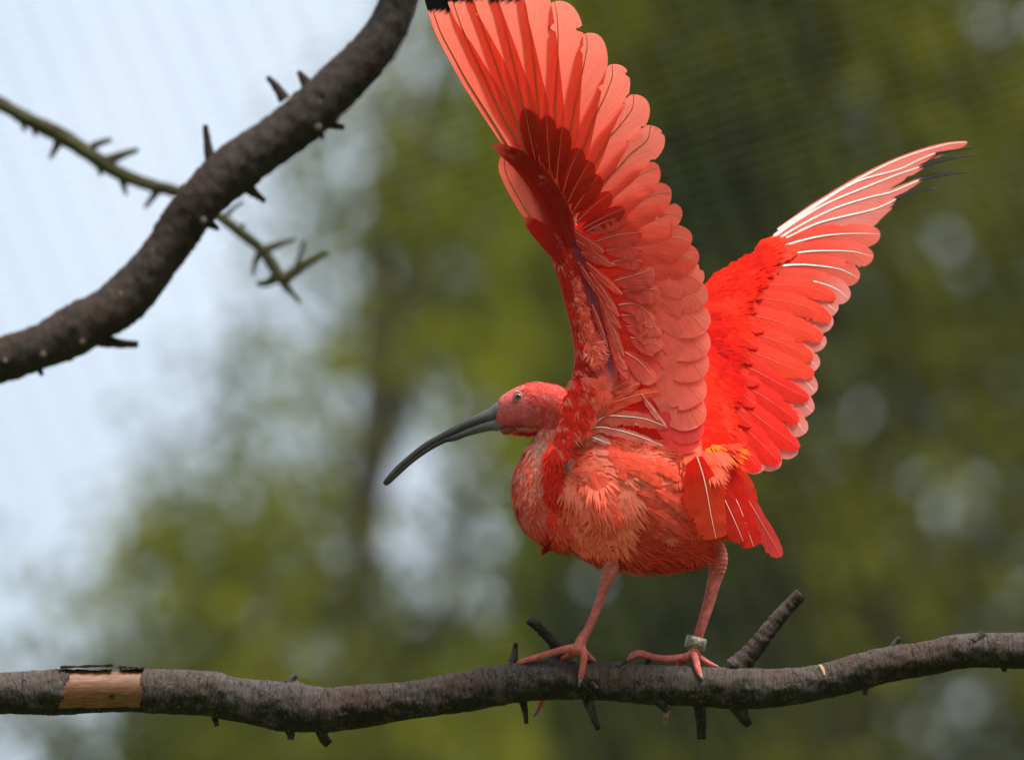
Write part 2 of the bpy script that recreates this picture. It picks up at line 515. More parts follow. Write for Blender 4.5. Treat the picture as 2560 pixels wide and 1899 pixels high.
def leaves_for(dist, thick, x0, x1, y0, y1, dens, size, palette, seed):
    """leaf quads through the crown volume between pixel columns x0..x1; gaps where the sky shows"""
    r = np.random.default_rng(seed)
    pw = S * dist / D0
    N = int((x1 - x0) * (y1 - y0) * pw * pw * dens)
    px = r.uniform(x0, x1, N); py = r.uniform(y0, y1, N)
    dz = (dist - D0 + r.normal(0, thick, N)) / S
    s = np.clip(sky_share(px, py), 0.015, 1)
    lam = -np.log(s) / 4.2
    # clumps
    cl = 0.62 + 0.62 * vnoise(np.column_stack([px, py, dz * 0.02]) / 75.0, seed)
    keep = r.random(N) < lam * np.clip(cl, 0.15, 1.3)
    for hx, hy, hr in HOLES:
        keep &= (px - hx) ** 2 + (py - hy) ** 2 > (0.54 * hr * r.uniform(0.7, 1.15, N)) ** 2
    px, py, dz = px[keep], py[keep], dz[keep]; n = len(px)
    c = W(np.column_stack([px, py, dz]))
    a = r.normal(size=(n, 3)); a /= np.linalg.norm(a, axis=1)[:, None]
    b = np.cross(a, r.normal(size=(n, 3))); b /= np.linalg.norm(b, axis=1)[:, None]
    l = (size * r.uniform(0.6, 1.3, n))[:, None]; w = l * 0.42
    V = np.stack([c - a*l, c + b*w - a*l*0.1, c + a*l, c - b*w - a*l*0.1], axis=1).reshape(-1, 3)
    t = np.clip(0.5 + 0.55 * vnoise(np.column_stack([px, py]) / 260.0, seed + 3) + r.normal(0, 0.13, n), 0, 1)[:, None]
    pal = np.array(palette)
    col = pal[0] * (1 - t) + pal[1] * t
    col = col * r.uniform(0.75, 1.2, n)[:, None]
    F = (np.arange(n)[:, None] * 4 + np.arange(4)).tolist()
    return V, F, np.repeat(col, 4, axis=0), c

def limb_tree(name, label, dist, trunk_px, spread, x0, x1, y0, y1, dens, size, palette, seed, thick, trunk_r):
    base = W([[trunk_px, 949, (dist - D0) / S]])[0]
    root = empty(name, (base[0], base[1], 0))
    tag(root, label, 'tree', 'trees behind the aviary net')
    V, F, c, cen = leaves_for(dist, thick, x0, x1, y0, y1, dens, size, palette, seed)
    mesh_object('crown', V, F, M_LEAF, root, None, c, smooth=False)
    # trunk and limbs reaching into the leaf clumps
    r = np.random.default_rng(seed + 50)
    H = base[2] + 0.6
    tr = []
    bx, by = base[0], base[1]
    vs, fs = [], []
    def tube(p, rad, seg=8):
        p = np.asarray(p); off = sum(len(v) for v in vs)
        T = np.gradient(p, axis=0); T /= np.linalg.norm(T, axis=1)[:, None]
        vv = []
        for i in range(len(p)):
            n1 = np.cross(T[i], [0.3, 1, 0.1]); n1 /= np.linalg.norm(n1); n2 = np.cross(T[i], n1)
            a = np.linspace(0, 2*math.pi, seg, endpoint=False)
            vv.append(p[i] + rad[i] * (np.outer(np.cos(a), n1) + np.outer(np.sin(a), n2)))
        vs.append(np.vstack(vv))
        for i in range(len(p) - 1):
            for j in range(seg):
                k = (j + 1) % seg
                fs.append((off + i*seg + j, off + i*seg + k, off + (i+1)*seg + k, off + (i+1)*seg + j))
    zs = np.linspace(0, H, 14)
    tp = np.column_stack([bx + 0.15*np.sin(zs*0.7 + seed), by + 0.12*np.cos(zs*0.5), zs])
    tube(tp, trunk_r * (1 - 0.8 * zs / H))
    if len(cen):
        for k in range(46):
            tgt = cen[r.integers(0, len(cen))]
            z0 = np.clip(tgt[2] - r.uniform(0.8, 2.2), 1.5, H - 0.1)
            st = np.array([np.interp(z0, zs, tp[:, 0]), np.interp(z0, zs, tp[:, 1]), z0])
            q = np.linspace(0, 1, 8)[:, None]
            mid = (st + tgt) / 2 + np.array([0, 0, -0.25]) + r.normal(0, 0.15, 3)
            path = (1-q)**2 * st + 2*q*(1-q)*mid + q**2 * tgt
            tube(path, np.linspace(0.045, 0.008, 8), 6)
    mesh_object('trunk', np.vstack(vs), fs, M_TRUNK, root)
    return root

PAL_A = [(0.030, 0.045, 0.004), (0.200, 0.205, 0.0025)]
PAL_B = [(0.028, 0.042, 0.004), (0.195, 0.195, 0.0025)]
PAL_C = [(0.022, 0.038, 0.008), (0.088, 0.105, 0.006)]
limb_tree('broadleaf_tree', 'blurred yellow green tree rising below the bill against the pale sky', 36, 820, 3, -500, 1330, -900, 2900, 5200, 0.060, PAL_A, 21, 0.9, 0.20)
limb_tree('broadleaf_tree', 'blurred olive green tree filling the view behind the raised wings', 42, 1850, 3, 1250, 3300, -1000, 2900, 5200, 0.064, PAL_B, 33, 1.1, 0.26)
limb_tree('broadleaf_tree', 'darker blue green tree standing farther behind the olive green tree', 58, 1700, 3, 300, 3500, -900, 2600, 2400, 0.075, PAL_C, 47, 1.6, 0.30)

# unseen trees added at the sides to block low sky light and darken undersides
def blocker_trees():
    r = np.random.default_rng(77)
    n = 2600
    d = r.normal(size=(n, 3)); d /= np.linalg.norm(d, axis=1)[:, None]
    rad = r.uniform(0.55, 1.0, n) ** 0.5
    c = d * rad[:, None] * np.array([3.6, 3.6, 4.4]) * (1 + 0.18 * vnoise(d * 3.0, 5))[:, None] + np.array([0, 0, 7.2])
    a = r.normal(size=(n, 3)); a /= np.linalg.norm(a, axis=1)[:, None]
    b = np.cross(a, r.normal(size=(n, 3))); b /= np.linalg.norm(b, axis=1)[:, None]
    l = r.uniform(0.20, 0.42, n)[:, None]
    V = np.stack([c - a*l, c + b*l*0.5, c + a*l, c - b*l*0.5], axis=1).reshape(-1, 3)
    t = r.random(n)[:, None]
    col = np.repeat(np.array([0.03, 0.05, 0.008]) * (1 - t) + np.array([0.10, 0.12, 0.012]) * t, 4, axis=0)
    spots = [(-11, 14, 1.0), (-14, 5, 1.1), (13, 1, 1.05), (14, 8, 1.1), (12, 15, 1.0)]
    first = None
    for i, (x, y, k) in enumerate(spots):
        root = empty('blocker_tree', (x, y, 0))
        tag(root, 'unseen leafy tree added beside the aviary to block low sky light', 'tree', 'unseen trees added to block low sky light')
        if first is None:
            o = mesh_object('crown', V + np.array([x, y, 0]), (np.arange(n)[:, None] * 4 + np.arange(4)).tolist(), M_LEAF, root, None, col, smooth=False)
            zs = np.linspace(0, 8, 12); an = np.linspace(0, 2*math.pi, 12, endpoint=False)
            tv = np.vstack([np.column_stack([x + 0.12*np.sin(z) + (0.30 - 0.028*z) * np.cos(an), y + (0.30 - 0.028*z) * np.sin(an), np.full(12, z)]) for z in zs])
            tf = [(i_*12 + j, i_*12 + (j+1) % 12, (i_+1)*12 + (j+1) % 12, (i_+1)*12 + j) for i_ in range(11) for j in range(12)]
            t_ = mesh_object('trunk', tv, tf, M_TRUNK, root)
            first = (root, [o, t_])
        else:
            for ch in first[1]:
                cpy = ch.copy(); COL.objects.link(cpy)
                cpy.parent = root; cpy.matrix_parent_inverse = ch.matrix_parent_inverse.copy()
            root.rotation_euler = (0, 0, i * 1.1); root.scale = (k, k, k)
blocker_trees()

# ================================================================== aviary net
M_NET = simple_mat('pale nylon net cord', (0.36, 0.36, 0.36), rough=0.6, spec=0.3)
def build_net():
    # a sloping roof net: near at the top, running away downwards
    def P(px, py):
        return W([[px, py, (16.2 - D0 + 5.0 * (py / 1900.0)) / S]])[0]
    V, F = [], []
    def cord(a, b, r):
        d = b - a; d /= np.linalg.norm(d)
        n1 = np.cross(d, [0, 0.3, 1]); n1 /= np.linalg.norm(n1); n2 = np.cross(d, n1)
        o = len(V)
        for p in (a, b):
            for k in range(4):
                an = k * math.pi / 2
                V.append(p + r * (math.cos(an) * n1 + math.sin(an) * n2))
        for k in range(4):
            j = (k + 1) % 4
            F.append((o + k, o + j, o + 4 + j, o + 4 + k))
    x0, x1 = -700, 3260
    y = -500.0
    while y < 3400:
        cord(P(x0, y - 0.30 * (x0 - 1280)), P(x1, y - 0.30 * (x1 - 1280)), 0.0005)
        y += 34 * (16.2 / (16.2 + 5.0 * max(0, y) / 1900.0))
    x = -1500.0
    while x < 3600:
        cord(P(x, -500), P(x + 0.40 * 3000, 2500), 0.0005)
        x += 97
    o = mesh_object('aviary_net', V, F, M_NET, smooth=False)
    tag(o, 'pale aviary roof net of crossed cords seen out of focus against the sky', 'net')
build_net()

# ================================================================== branches
def bark_material(name, top, low, moss_shade, moss_shade_amt, streak):
    m, nt, out = new_mat(name)
    L = nt.links
    tc = nt.nodes.new('ShaderNodeTexCoord')
    uv = node(nt, 'ShaderNodeUVMap', uv_map='uv')
    geo = nt.nodes.new('ShaderNodeNewGeometry')
    pr = node(nt, 'ShaderNodeBsdfPrincipled', Roughness=0.85); pr.inputs['Specular IOR Level'].default_value = 0.25
    n1 = node(nt, 'ShaderNodeTexNoise', Scale=28.0, Detail=8.0, Roughness=0.7); L.new(tc.outputs['Object'], n1.inputs['Vector'])
    # bark runs in rings around the limb: stretched noise across uv
    mp = nt.nodes.new('ShaderNodeMapping'); mp.inputs['Scale'].default_value = (streak, 2.6, 1)
    L.new(uv.outputs[0], mp.inputs['Vector'])
    n2 = node(nt, 'ShaderNodeTexNoise', Scale=1.0, Detail=9.0, Roughness=0.8, Distortion=0.6); L.new(mp.outputs[0], n2.inputs['Vector'])
    vo = node(nt, 'ShaderNodeTexVoronoi', Scale=170.0); L.new(tc.outputs['Object'], vo.inputs['Vector'])
    a = nt.nodes.new('ShaderNodeMix'); a.data_type = 'RGBA'
    a.inputs['A'].default_value = (*low, 1); a.inputs['B'].default_value = (*top, 1)
    mr = node(nt, 'ShaderNodeMapRange'); mr.inputs['From Min'].default_value = 0.25; mr.inputs['From Max'].default_value = 0.75
    L.new(n2.outputs['Fac'], mr.inputs['Value']); L.new(mr.outputs[0], a.inputs['Factor'])
    # lichen and mossy patches, their dark colour also painting shade on underside and flanks
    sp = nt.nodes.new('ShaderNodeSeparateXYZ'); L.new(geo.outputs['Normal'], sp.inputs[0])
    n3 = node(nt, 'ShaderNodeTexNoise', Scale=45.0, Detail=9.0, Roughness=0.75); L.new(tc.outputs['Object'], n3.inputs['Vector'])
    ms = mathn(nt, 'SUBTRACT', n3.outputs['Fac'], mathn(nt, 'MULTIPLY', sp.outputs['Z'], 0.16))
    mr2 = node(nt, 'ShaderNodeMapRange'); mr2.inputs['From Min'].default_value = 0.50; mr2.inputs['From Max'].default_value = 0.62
    mr2.inputs['To Max'].default_value = moss_shade_amt
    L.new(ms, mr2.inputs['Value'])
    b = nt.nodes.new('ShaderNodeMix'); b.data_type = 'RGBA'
    L.new(a.outputs['Result'], b.inputs['A']); b.inputs['B'].default_value = (*moss_shade, 1); L.new(mr2.outputs[0], b.inputs['Factor'])
    # pale specks
    n4 = node(nt, 'ShaderNodeTexNoise', Scale=210.0, Detail=3.0); L.new(tc.outputs['Object'], n4.inputs['Vector'])
    mr3 = node(nt, 'ShaderNodeMapRange'); mr3.inputs['From Min'].default_value = 0.66; mr3.inputs['From Max'].default_value = 0.72
    mr3.inputs['To Max'].default_value = 0.6
    L.new(n4.outputs['Fac'], mr3.inputs['Value'])
    c = nt.nodes.new('ShaderNodeMix'); c.data_type = 'RGBA'
    L.new(b.outputs['Result'], c.inputs['A']); c.inputs['B'].default_value = (0.24, 0.21, 0.17, 1); L.new(mr3.outputs[0], c.inputs['Factor'])
    n5 = node(nt, 'ShaderNodeTexNoise', Scale=13.0, Detail=6.0, Roughness=0.6); L.new(tc.outputs['Object'], n5.inputs['Vector'])
    mr5 = node(nt, 'ShaderNodeMapRange'); mr5.inputs['From Min'].default_value = 0.42; mr5.inputs['From Max'].default_value = 0.62; mr5.inputs['To Max'].default_value = 0.75
    L.new(n5.outputs['Fac'], mr5.inputs['Value'])
    tint = nt.nodes.new('ShaderNodeMix'); tint.data_type = 'RGBA'; tint.blend_type = 'MULTIPLY'
    L.new(c.outputs['Result'], tint.inputs['A']); tint.inputs['B'].default_value = (0.78, 0.55, 0.40, 1); L.new(mr5.outputs[0], tint.inputs['Factor'])
    vc = node(nt, 'ShaderNodeTexVoronoi', Scale=1.0); vc.feature = 'DISTANCE_TO_EDGE'
    mpc = nt.nodes.new('ShaderNodeMapping'); mpc.inputs['Scale'].default_value = (4.2, 1.5, 1); L.new(uv.outputs[0], mpc.inputs['Vector'])
    dn = node(nt, 'ShaderNodeTexNoise', Scale=6.0, Detail=4.0); L.new(uv.outputs[0], dn.inputs['Vector'])
    av = nt.nodes.new('ShaderNodeVectorMath'); av.operation = 'ADD'; L.new(mpc.outputs[0], av.inputs[0]); L.new(dn.outputs['Color'], av.inputs[1])
    L.new(av.outputs[0], vc.inputs['Vector'])
    mrc = node(nt, 'ShaderNodeMapRange'); mrc.inputs['From Min'].default_value = 0.0; mrc.inputs['From Max'].default_value = 0.035
    mrc.inputs['To Min'].default_value = 0.30; mrc.inputs['To Max'].default_value = 1.0
    L.new(vc.outputs['Distance'], mrc.inputs['Value'])
    ck = nt.nodes.new('ShaderNodeVectorMath'); ck.operation = 'SCALE'; L.new(tint.outputs['Result'], ck.inputs[0]); L.new(mrc.outputs[0], ck.inputs['Scale'])
    L.new(ck.outputs[0], pr.inputs['Base Color'])
    h = mathn(nt, 'ADD', mathn(nt, 'ADD', mathn(nt, 'MULTIPLY', n2.outputs['Fac'], 0.9), mathn(nt, 'MULTIPLY', mrc.outputs[0], 0.35)), mathn(nt, 'ADD', n1.outputs['Fac'], mathn(nt, 'MULTIPLY', n3.outputs['Fac'], 0.9)))
    bm = node(nt, 'ShaderNodeBump', Strength=0.9, Distance=0.004); L.new(h, bm.inputs['Height']); L.new(bm.outputs[0], pr.inputs['Normal'])
    L.new(pr.outputs[0], out.inputs['Surface'])
    return m

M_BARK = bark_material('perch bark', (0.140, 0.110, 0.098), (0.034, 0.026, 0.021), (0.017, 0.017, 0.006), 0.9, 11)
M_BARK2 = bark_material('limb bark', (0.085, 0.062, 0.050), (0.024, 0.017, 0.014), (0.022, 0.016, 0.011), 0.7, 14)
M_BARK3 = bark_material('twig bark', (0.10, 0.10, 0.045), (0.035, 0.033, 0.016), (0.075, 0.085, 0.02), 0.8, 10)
M_CUT = simple_mat('broken wood', (0.20, 0.15, 0.10), rough=0.8, noise=((0.07, 0.05, 0.035), 300, 0.4, 0.65), bump=0.6, bscale=500)
M_SCAR = simple_mat('old twig scar', (0.15, 0.12, 0.09), rough=0.9, spec=0.1, noise=((0.06, 0.045, 0.035), 150, 0.4, 0.65))
M_PALEWOOD = simple_mat('pale split wood', (0.34, 0.22, 0.11), rough=0.7, noise=((0.33, 0.2, 0.09), 200, 0.4, 0.65))
def wood_material():
    m, nt, out = new_mat('bare wood')
    L = nt.links
    uv = node(nt, 'ShaderNodeUVMap', uv_map='uv')
    mp = nt.nodes.new('ShaderNodeMapping'); mp.inputs['Scale'].default_value = (2.4, 22, 1); L.new(uv.outputs[0], mp.inputs['Vector'])
    nz = node(nt, 'ShaderNodeTexNoise', Scale=1.0, Detail=8.0, Roughness=0.65); L.new(mp.outputs[0], nz.inputs['Vector'])
    cr = nt.nodes.new('ShaderNodeValToRGB')
    e = cr.color_ramp.elements
    e[0].position = 0.32; e[0].color = (0.085, 0.030, 0.012, 1)
    e[1].position = 0.72; e[1].color = (0.27, 0.112, 0.034, 1)
    e.new(0.5).color = (0.15, 0.056, 0.018, 1)
    L.new(nz.outputs['Fac'], cr.inputs[0])
    pr = node(nt, 'ShaderNodeBsdfPrincipled', Roughness=0.5); L.new(cr.outputs[0], pr.inputs['Base Color'])
    bm = node(nt, 'ShaderNodeBump', Strength=0.3, Distance=0.002); L.new(nz.outputs['Fac'], bm.inputs['Height']); L.new(bm.outputs[0], pr.inputs['Normal'])
    L.new(pr.outputs[0], out.inputs['Surface'])
    return m
M_WOOD = wood_material()

def limb(name, parent, rings, mat, n, seg=40, rough=0.06, seed=1, bare=None, knobs=()):
    """a bark-covered limb; bare=(x0,x1) a stretch where the bark has come off the front"""
    rg = np.asarray(rings, dtype=float)
    bare_rows = []
    def jit(ring, c, i, a):
        d = ring - c
        rad = np.linalg.norm(d, axis=1)
        q = np.column_stack([np.full(seg, c[0]) / 45.0, np.cos(a) * 1.1, np.sin(a) * 1.1, np.full(seg, c[1]) / 60.0])
        k = 1 + rough * 0.9 * vnoise(q, seed) + rough * 0.5 * vnoise(q * 3.3, seed + 1) + rough * 0.30 * vnoise(q * 9.1, seed + 2)
        k += rough * 0.35 * vnoise(q * 23.0, seed + 4) + rough * 0.16 * RNG.normal(0, 1, seg)
        for kx, ky, kr, kh in knobs:
            e = ((ring[:, 0] - kx) ** 2 + (ring[:, 1] - ky) ** 2) / kr ** 2
            k += kh * np.exp(-e) * (d[:, 2] < 0)
        out = c + d * k[:, None]
        if bare is not None:
            edge0 = bare[0] - 0.28 * d[:, 1] + 5 * np.sin(d[:, 1] * 0.13) + 2 * np.sin(d[:, 1] * 0.5); edge1 = bare[1] + 4 * np.sin(d[:, 1] * 0.09 + 1) + 2 * np.sin(d[:, 1] * 0.43)
            inb = (out[:, 0] > edge0) & (out[:, 0] < edge1) & (d[:, 2] < 12) & (d[:, 1] > -52) & (d[:, 1] < 49)
            rr = np.linalg.norm(out - c, axis=1)
            out = np.where(inb[:, None], c + d / rad[:, None] * (rad * 0.90)[:, None], out)
            bare_rows.append(inb)
        return out
    V, F = loft(rg, seg, n, True, jit)
    MI = np.zeros(len(F), dtype=int)
    if bare is not None:
        br = np.array(bare_rows)
        for fi, f in enumerate(F):
            if len(f) == 4:
                i, j = divmod(f[0], seg)
                k = (j + 1) % seg
                if br[i, j] and br[i, k] and br[min(i+1, n-1), j] and br[min(i+1, n-1), k]: MI[fi] = 1
    C = catmull(rg, n)
    s = np.concatenate([[0], np.cumsum(np.linalg.norm(np.diff(C[:, :3], axis=0), axis=1))]) / 100.0
    U = np.column_stack([np.repeat(s, seg), np.tile(np.abs(np.linspace(-1, 1, seg)), n)])
    U = np.vstack([U, [[0, 0], [s[-1], 0]]])
    return mesh_object(name, W(V), F, [mat, M_WOOD], parent, MI, None, U)

def stub(parent, pts, r0, r1, mat, d, name='stub', seed=0, end=M_CUT):
    """a broken-off side twig; pts in pixels, d depth or list of depths"""
    P = np.asarray(pts, dtype=float)
    dd = np.full(len(P), d) if np.isscalar(d) else np.asarray(d, dtype=float)
    rr = np.linspace(r0, r1, len(P)); rr[0] *= 1.12
    kk = np.random.default_rng(int(P[0, 0] * 3 + P[0, 1]))
    P = P.copy(); P[1:-1] += kk.normal(0, 0.30 * r1, P[1:-1].shape)
    rings = np.column_stack([P, dd, rr, rr])
    if len(rings) == 2:
        mid = rings.mean(0); mid[3:] *= 0.92
        rings = np.vstack([rings[0], mid, rings[1]])
    r = np.random.default_rng(int(abs(P[0, 0] * 7 + P[0, 1])))
    n = max(8, int(np.linalg.norm(P[-1] - P[0]) / 5)); seg = 12
    def jit(ring, c, i, a):
        k = 1 + 0.12 * vnoise(np.column_stack([np.full(seg, i * 0.14), np.cos(a) * 1.5, np.sin(a) * 1.5]), int(c[0]) % 97) + r.normal(0, 0.022, seg)
        o = c + (ring - c) * k[:, None]
        if i == n - 1: o += (r.random(seg) * 0.5 * r1)[:, None] * ((P[-1] - P[-2]) / np.linalg.norm(P[-1] - P[-2])).tolist()[0:1] * 0
        return o
    V, F = loft(rings, seg, n, True, jit)
    MI = [0] * len(F)
    for fi, f in enumerate(F):
        if len(f) == 3 and f[0] == n*seg + 1: MI[fi] = 1
    C = catmull(rings, n)
    s = np.linspace(0, np.linalg.norm(P[-1] - P[0]) / 100, n)
    U = np.vstack([np.column_stack([np.tile(np.abs(np.linspace(-1, 1, seg)), n) * 0.5, np.repeat(s, seg) * 1.5]), [[0, 0], [0, s[-1]]]])
    return mesh_object(name, W(V), F, [mat, end], parent, MI, None, U)

# ---- the perch
PERCH_D = 20.0
perch = empty('perch_branch', W([[1280, 1710, PERCH_D]])[0])
tag(perch, 'knobbly grey brown branch that the red bird stands on', 'branch')
pr_ = [(-1900,1650,56),(-1300,1690,55),(-700,1715,54),(-300,1735,53),(0,1733,52),(90,1730,55),(160,1727,57),(260,1725,54),(360,1724,53),(500,1731,56),(600,1750,55),
       (720,1764,62),(820,1772,54),(900,1766,52),(1000,1754,48),(1150,1730,50),(1300,1704,50),(1450,1701,49),(1600,1708,50),
       (1750,1716,49),(1850,1722,49),(1950,1718,48),(2050,1704,45),(2200,1664,44),(2300,1647,42),(2400,1628,43),(2560,1624,45),(2800,1612,42),(3300,1560,38),(3800,1500,30)]
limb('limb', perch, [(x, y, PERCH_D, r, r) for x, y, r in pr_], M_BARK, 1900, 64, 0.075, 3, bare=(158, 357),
     knobs=[(1850,1690,45,0.16),(1560,1665,22,0.12),(820,1790,30,0.22),(1420,1700,24,0.14),(545,1700,24,0.10),(735,1710,24,0.12),(2240,1630,26,0.10),(2455,1610,26,0.14)])
f = PERCH_D - 20
ST = [([(1838,1672),(1880,1615),(1935,1552),(2003,1483)],27,16,5),([(1392,1650),(1383,1612),(1356,1572),(1322,1546)],16,13,25),
      ([(1282,1655),(1286,1630),(1290,1606)],12,5,0),([(1546,1668),(1556,1655),(1563,1645)],9,6,-30),([(1616,1664),(1620,1648)],7,6,25),
      ([(1306,1745),(1311,1780),(1316,1808)],10,5,15),([(1470,1742),(1480,1785),(1497,1823)],15,7,5),([(1640,1738),(1660,1765),(1670,1778)],16,8,-20),
      ([(1748,1755),(1753,1800),(1754,1847)],15,11,5),([(1845,1762),(1860,1790),(1874,1813)],20,9,10),
      ([(540,1688),(547,1676)],9,6,5),([(722,1708),(732,1694),(741,1686)],12,6,-10),([(536,1790),(543,1814)],9,6,10),([(718,1812),(724,1830),(727,1848)],13,8,5),
      ([(800,1818),(812,1842),(823,1860)],13,12,5),([(298,1676),(301,1663)],7,5,10),([(2230,1625),(2240,1606),(2250,1593)],10,6,0),
      ([(2391,1592),(2395,1574)],8,6,10),([(2438,1606),(2450,1590),(2458,1580)],14,9,-30),([(2166,1700),(2162,1736)],9,6,10),
      ([(2508,1660),(2512,1678)],10,6,5),([(1476,1706),(1494,1722)],8,6,-48),([(806,1782),(850,1786),(868,1782)],13,7,-48),([(280,1735),(283,1742)],8,5,-46)]
for pts, r0, r1, dd in ST:
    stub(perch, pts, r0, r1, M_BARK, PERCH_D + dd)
# lifted bark over the bare stretch, and the split collar near the thick stub
def bark_flake(pts, d, w, name='bark_flake'):
    C = catmull([(x, y) for x, y in pts], 30)
    V, F = [], []
    for i, (x, y) in enumerate(C):
        th = 3.0 + 1.0 * math.sin(i * 0.5) + RNG.uniform(-0.4, 0.4)
        for (dy, dz) in ((-th, -w), (th, -w), (th * 0.7, w), (-th - 2, w)):
            V.append((x, y + dy + 0.02 * dz, d + dz + 2.5 * math.sin(i * 0.8)))
    for i in range(len(C) - 1):
        for k in range(4):
            j = (k + 1) % 4
            F.append((i*4 + k, i*4 + j, (i+1)*4 + j, (i+1)*4 + k))
    F += [(3, 2, 1, 0), (len(V)-4, len(V)-3, len(V)-2, len(V)-1)]
    U = [(v[0] / 100, v[2] / 50) for v in V]
    return mesh_object(name, W(V), F, [M_BARK], perch, None, None, U, smooth=False)
bark_flake([(150,1668),(200,1666),(250,1664),(283,1663)], PERCH_D - 4, 26)
bark_flake([(303,1667),(330,1668),(360,1670)], PERCH_D - 2, 24)
V, F = loft([(2050,1664,PERCH_D-24,5,7),(2056,1674,PERCH_D-32,6,7),(2062,1690,PERCH_D-40,4,6)], 10, 8)
mesh_object('split_wood', W(V), F, [M_PALEWOOD], perch)

# ---- the upper limb, somewhat nearer than the perch
LD = -0.85 / S
limb_root = empty('bare_limb', W([[560, 450, LD]])[0])
tag(limb_root, 'thick dark bare limb curving up past the raised wing', 'branch')
lr = [(-1500,1120,62),(-900,1020,62),(-400,950,60),(-150,925,59),(0,902,57),(115,862,55),(205,815,60),(290,763,60),(355,700,58),(424,612,57),(484,527,59),(563,442,62),(654,372,60),
      (757,297,63),(847,214,60),(925,135,54),(974,60,49),(998,0,47),(1018,-100,46),(1040,-300,44),(1090,-700,42),(1180,-1300,38)]
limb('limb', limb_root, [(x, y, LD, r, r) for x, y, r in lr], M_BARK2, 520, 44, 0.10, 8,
     knobs=[(205,853,14,0.16),(107,886,12,0.14),(12,902,12,0.14),(508,551,14,0.14),(765,312,30,0.12)])
for pts, r0, r1, dd in [([(528,412),(522,360),(513,312)],14,7,0),([(712,250),(690,215),(668,192)],14,6,0),([(770,215),(758,192),(745,179)],14,6,5),
        ([(775,305),(815,312),(861,319)],16,7,0),([(800,310),(805,330),(807,350)],8,4,0),([(605,455),(635,485),(664,504)],18,6,0),
        ([(520,555),(548,573)],14,5,10),([(250,762),(268,725),(284,696)],20,9,0),([(250,850),(300,858),(346,861)],16,8,0),([(95,915),(106,939)],10,5,10)]:
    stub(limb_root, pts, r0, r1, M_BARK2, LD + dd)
for x, y, r in [(205,853,9),(107,886,8),(12,902,7),(508,551,9),(795,318,10)]:
    V, F = loft([(x, y, LD - 52, r*0.4), (x, y, LD - 58, r), (x, y, LD - 64, r*0.7)], 12, 8)
    mesh_object('twig_scar', W(V), F, [M_SCAR], limb_root)

# ---- the thin spiny twig behind it
TD = 1.45 / S
twig_root = empty('spiny_branch', W([[400, 470, TD]])[0])
tag(twig_root, 'thin mossy spiny branch crossing behind the thick bare limb', 'branch')
tr_ = [(-1500,-460,26),(-700,-110,22),(-250,125,19),(0,258,17),(79,303,16),(163,345,17),(242,399,17),(290,430,15),(363,460,14),(454,484,12),(545,539,11),(600,581,11),
       (654,623,10),(684,666,11),(714,714,8),(751,757,3)]
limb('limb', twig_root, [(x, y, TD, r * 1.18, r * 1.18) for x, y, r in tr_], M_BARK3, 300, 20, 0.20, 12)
for pts, r0, r1 in [([(55,297),(62,330)],8,3),([(85,312),(88,342)],9,3),([(148,352),(135,378),(124,397)],9,3),([(176,350),(177,330)],8,3),([(228,368),(255,356),(279,350)],8,5),
        ([(270,402),(310,386),(346,374)],11,5),([(250,415),(252,440)],9,3),([(308,450),(312,470),(317,489)],8,3),([(395,475),(378,500),(362,519)],8,4),([(445,482),(464,465)],9,5),
        ([(560,545),(585,520),(609,502)],6,3),([(598,578),(611,560)],9,4),([(660,625),(700,610),(737,598)],9,4),([(650,632),(640,660),(633,688)],8,3),
        ([(690,692),(665,704),(641,709)],11,5),([(706,700),(760,662),(818,630)],11,6),([(738,675),(748,638),(761,600)],6,4),([(30,275),(25,262)],7,3)]:
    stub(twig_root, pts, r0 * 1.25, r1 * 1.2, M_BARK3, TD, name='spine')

# ================================================================== the bird
bird = empty('scarlet_ibis', W([[1600, 1660, 0]])[0])
tag(bird, 'bright red ibis with both wings raised, standing on the knobbly branch', 'bird')

# ---- body: one continuous skin of torso, neck, head, legs and toes
def rings_union(parts, voxel):
    Vs, Fs, off = [], [], 0
    for rings, seg, n in parts:
        V, F = loft(rings, seg, n)
        Vs.append(V); Fs += [tuple(i + off for i in f) for f in F]; off += len(V)
    me = bpy.data.meshes.new('tmp'); me.from_pydata(np.vstack(Vs).tolist(), [], Fs)
    bm = bmesh.new(); bm.from_mesh(me); bmesh.ops.recalc_face_normals(bm, faces=bm.faces); bm.to_mesh(me); bm.free()
    o = bpy.data.objects.new('tmp', me); COL.objects.link(o)
    m = o.modifiers.new('r', 'REMESH'); m.mode = 'VOXEL'; m.voxel_size = voxel
    sm = o.modifiers.new('s', 'SMOOTH'); sm.factor = 0.5; sm.iterations = 3
    dg = bpy.context.evaluated_depsgraph_get()
    ev = o.evaluated_get(dg)
    out = bpy.data.meshes.new_from_object(ev)
    bpy.data.objects.remove(o); bpy.data.meshes.remove(me)
    return out

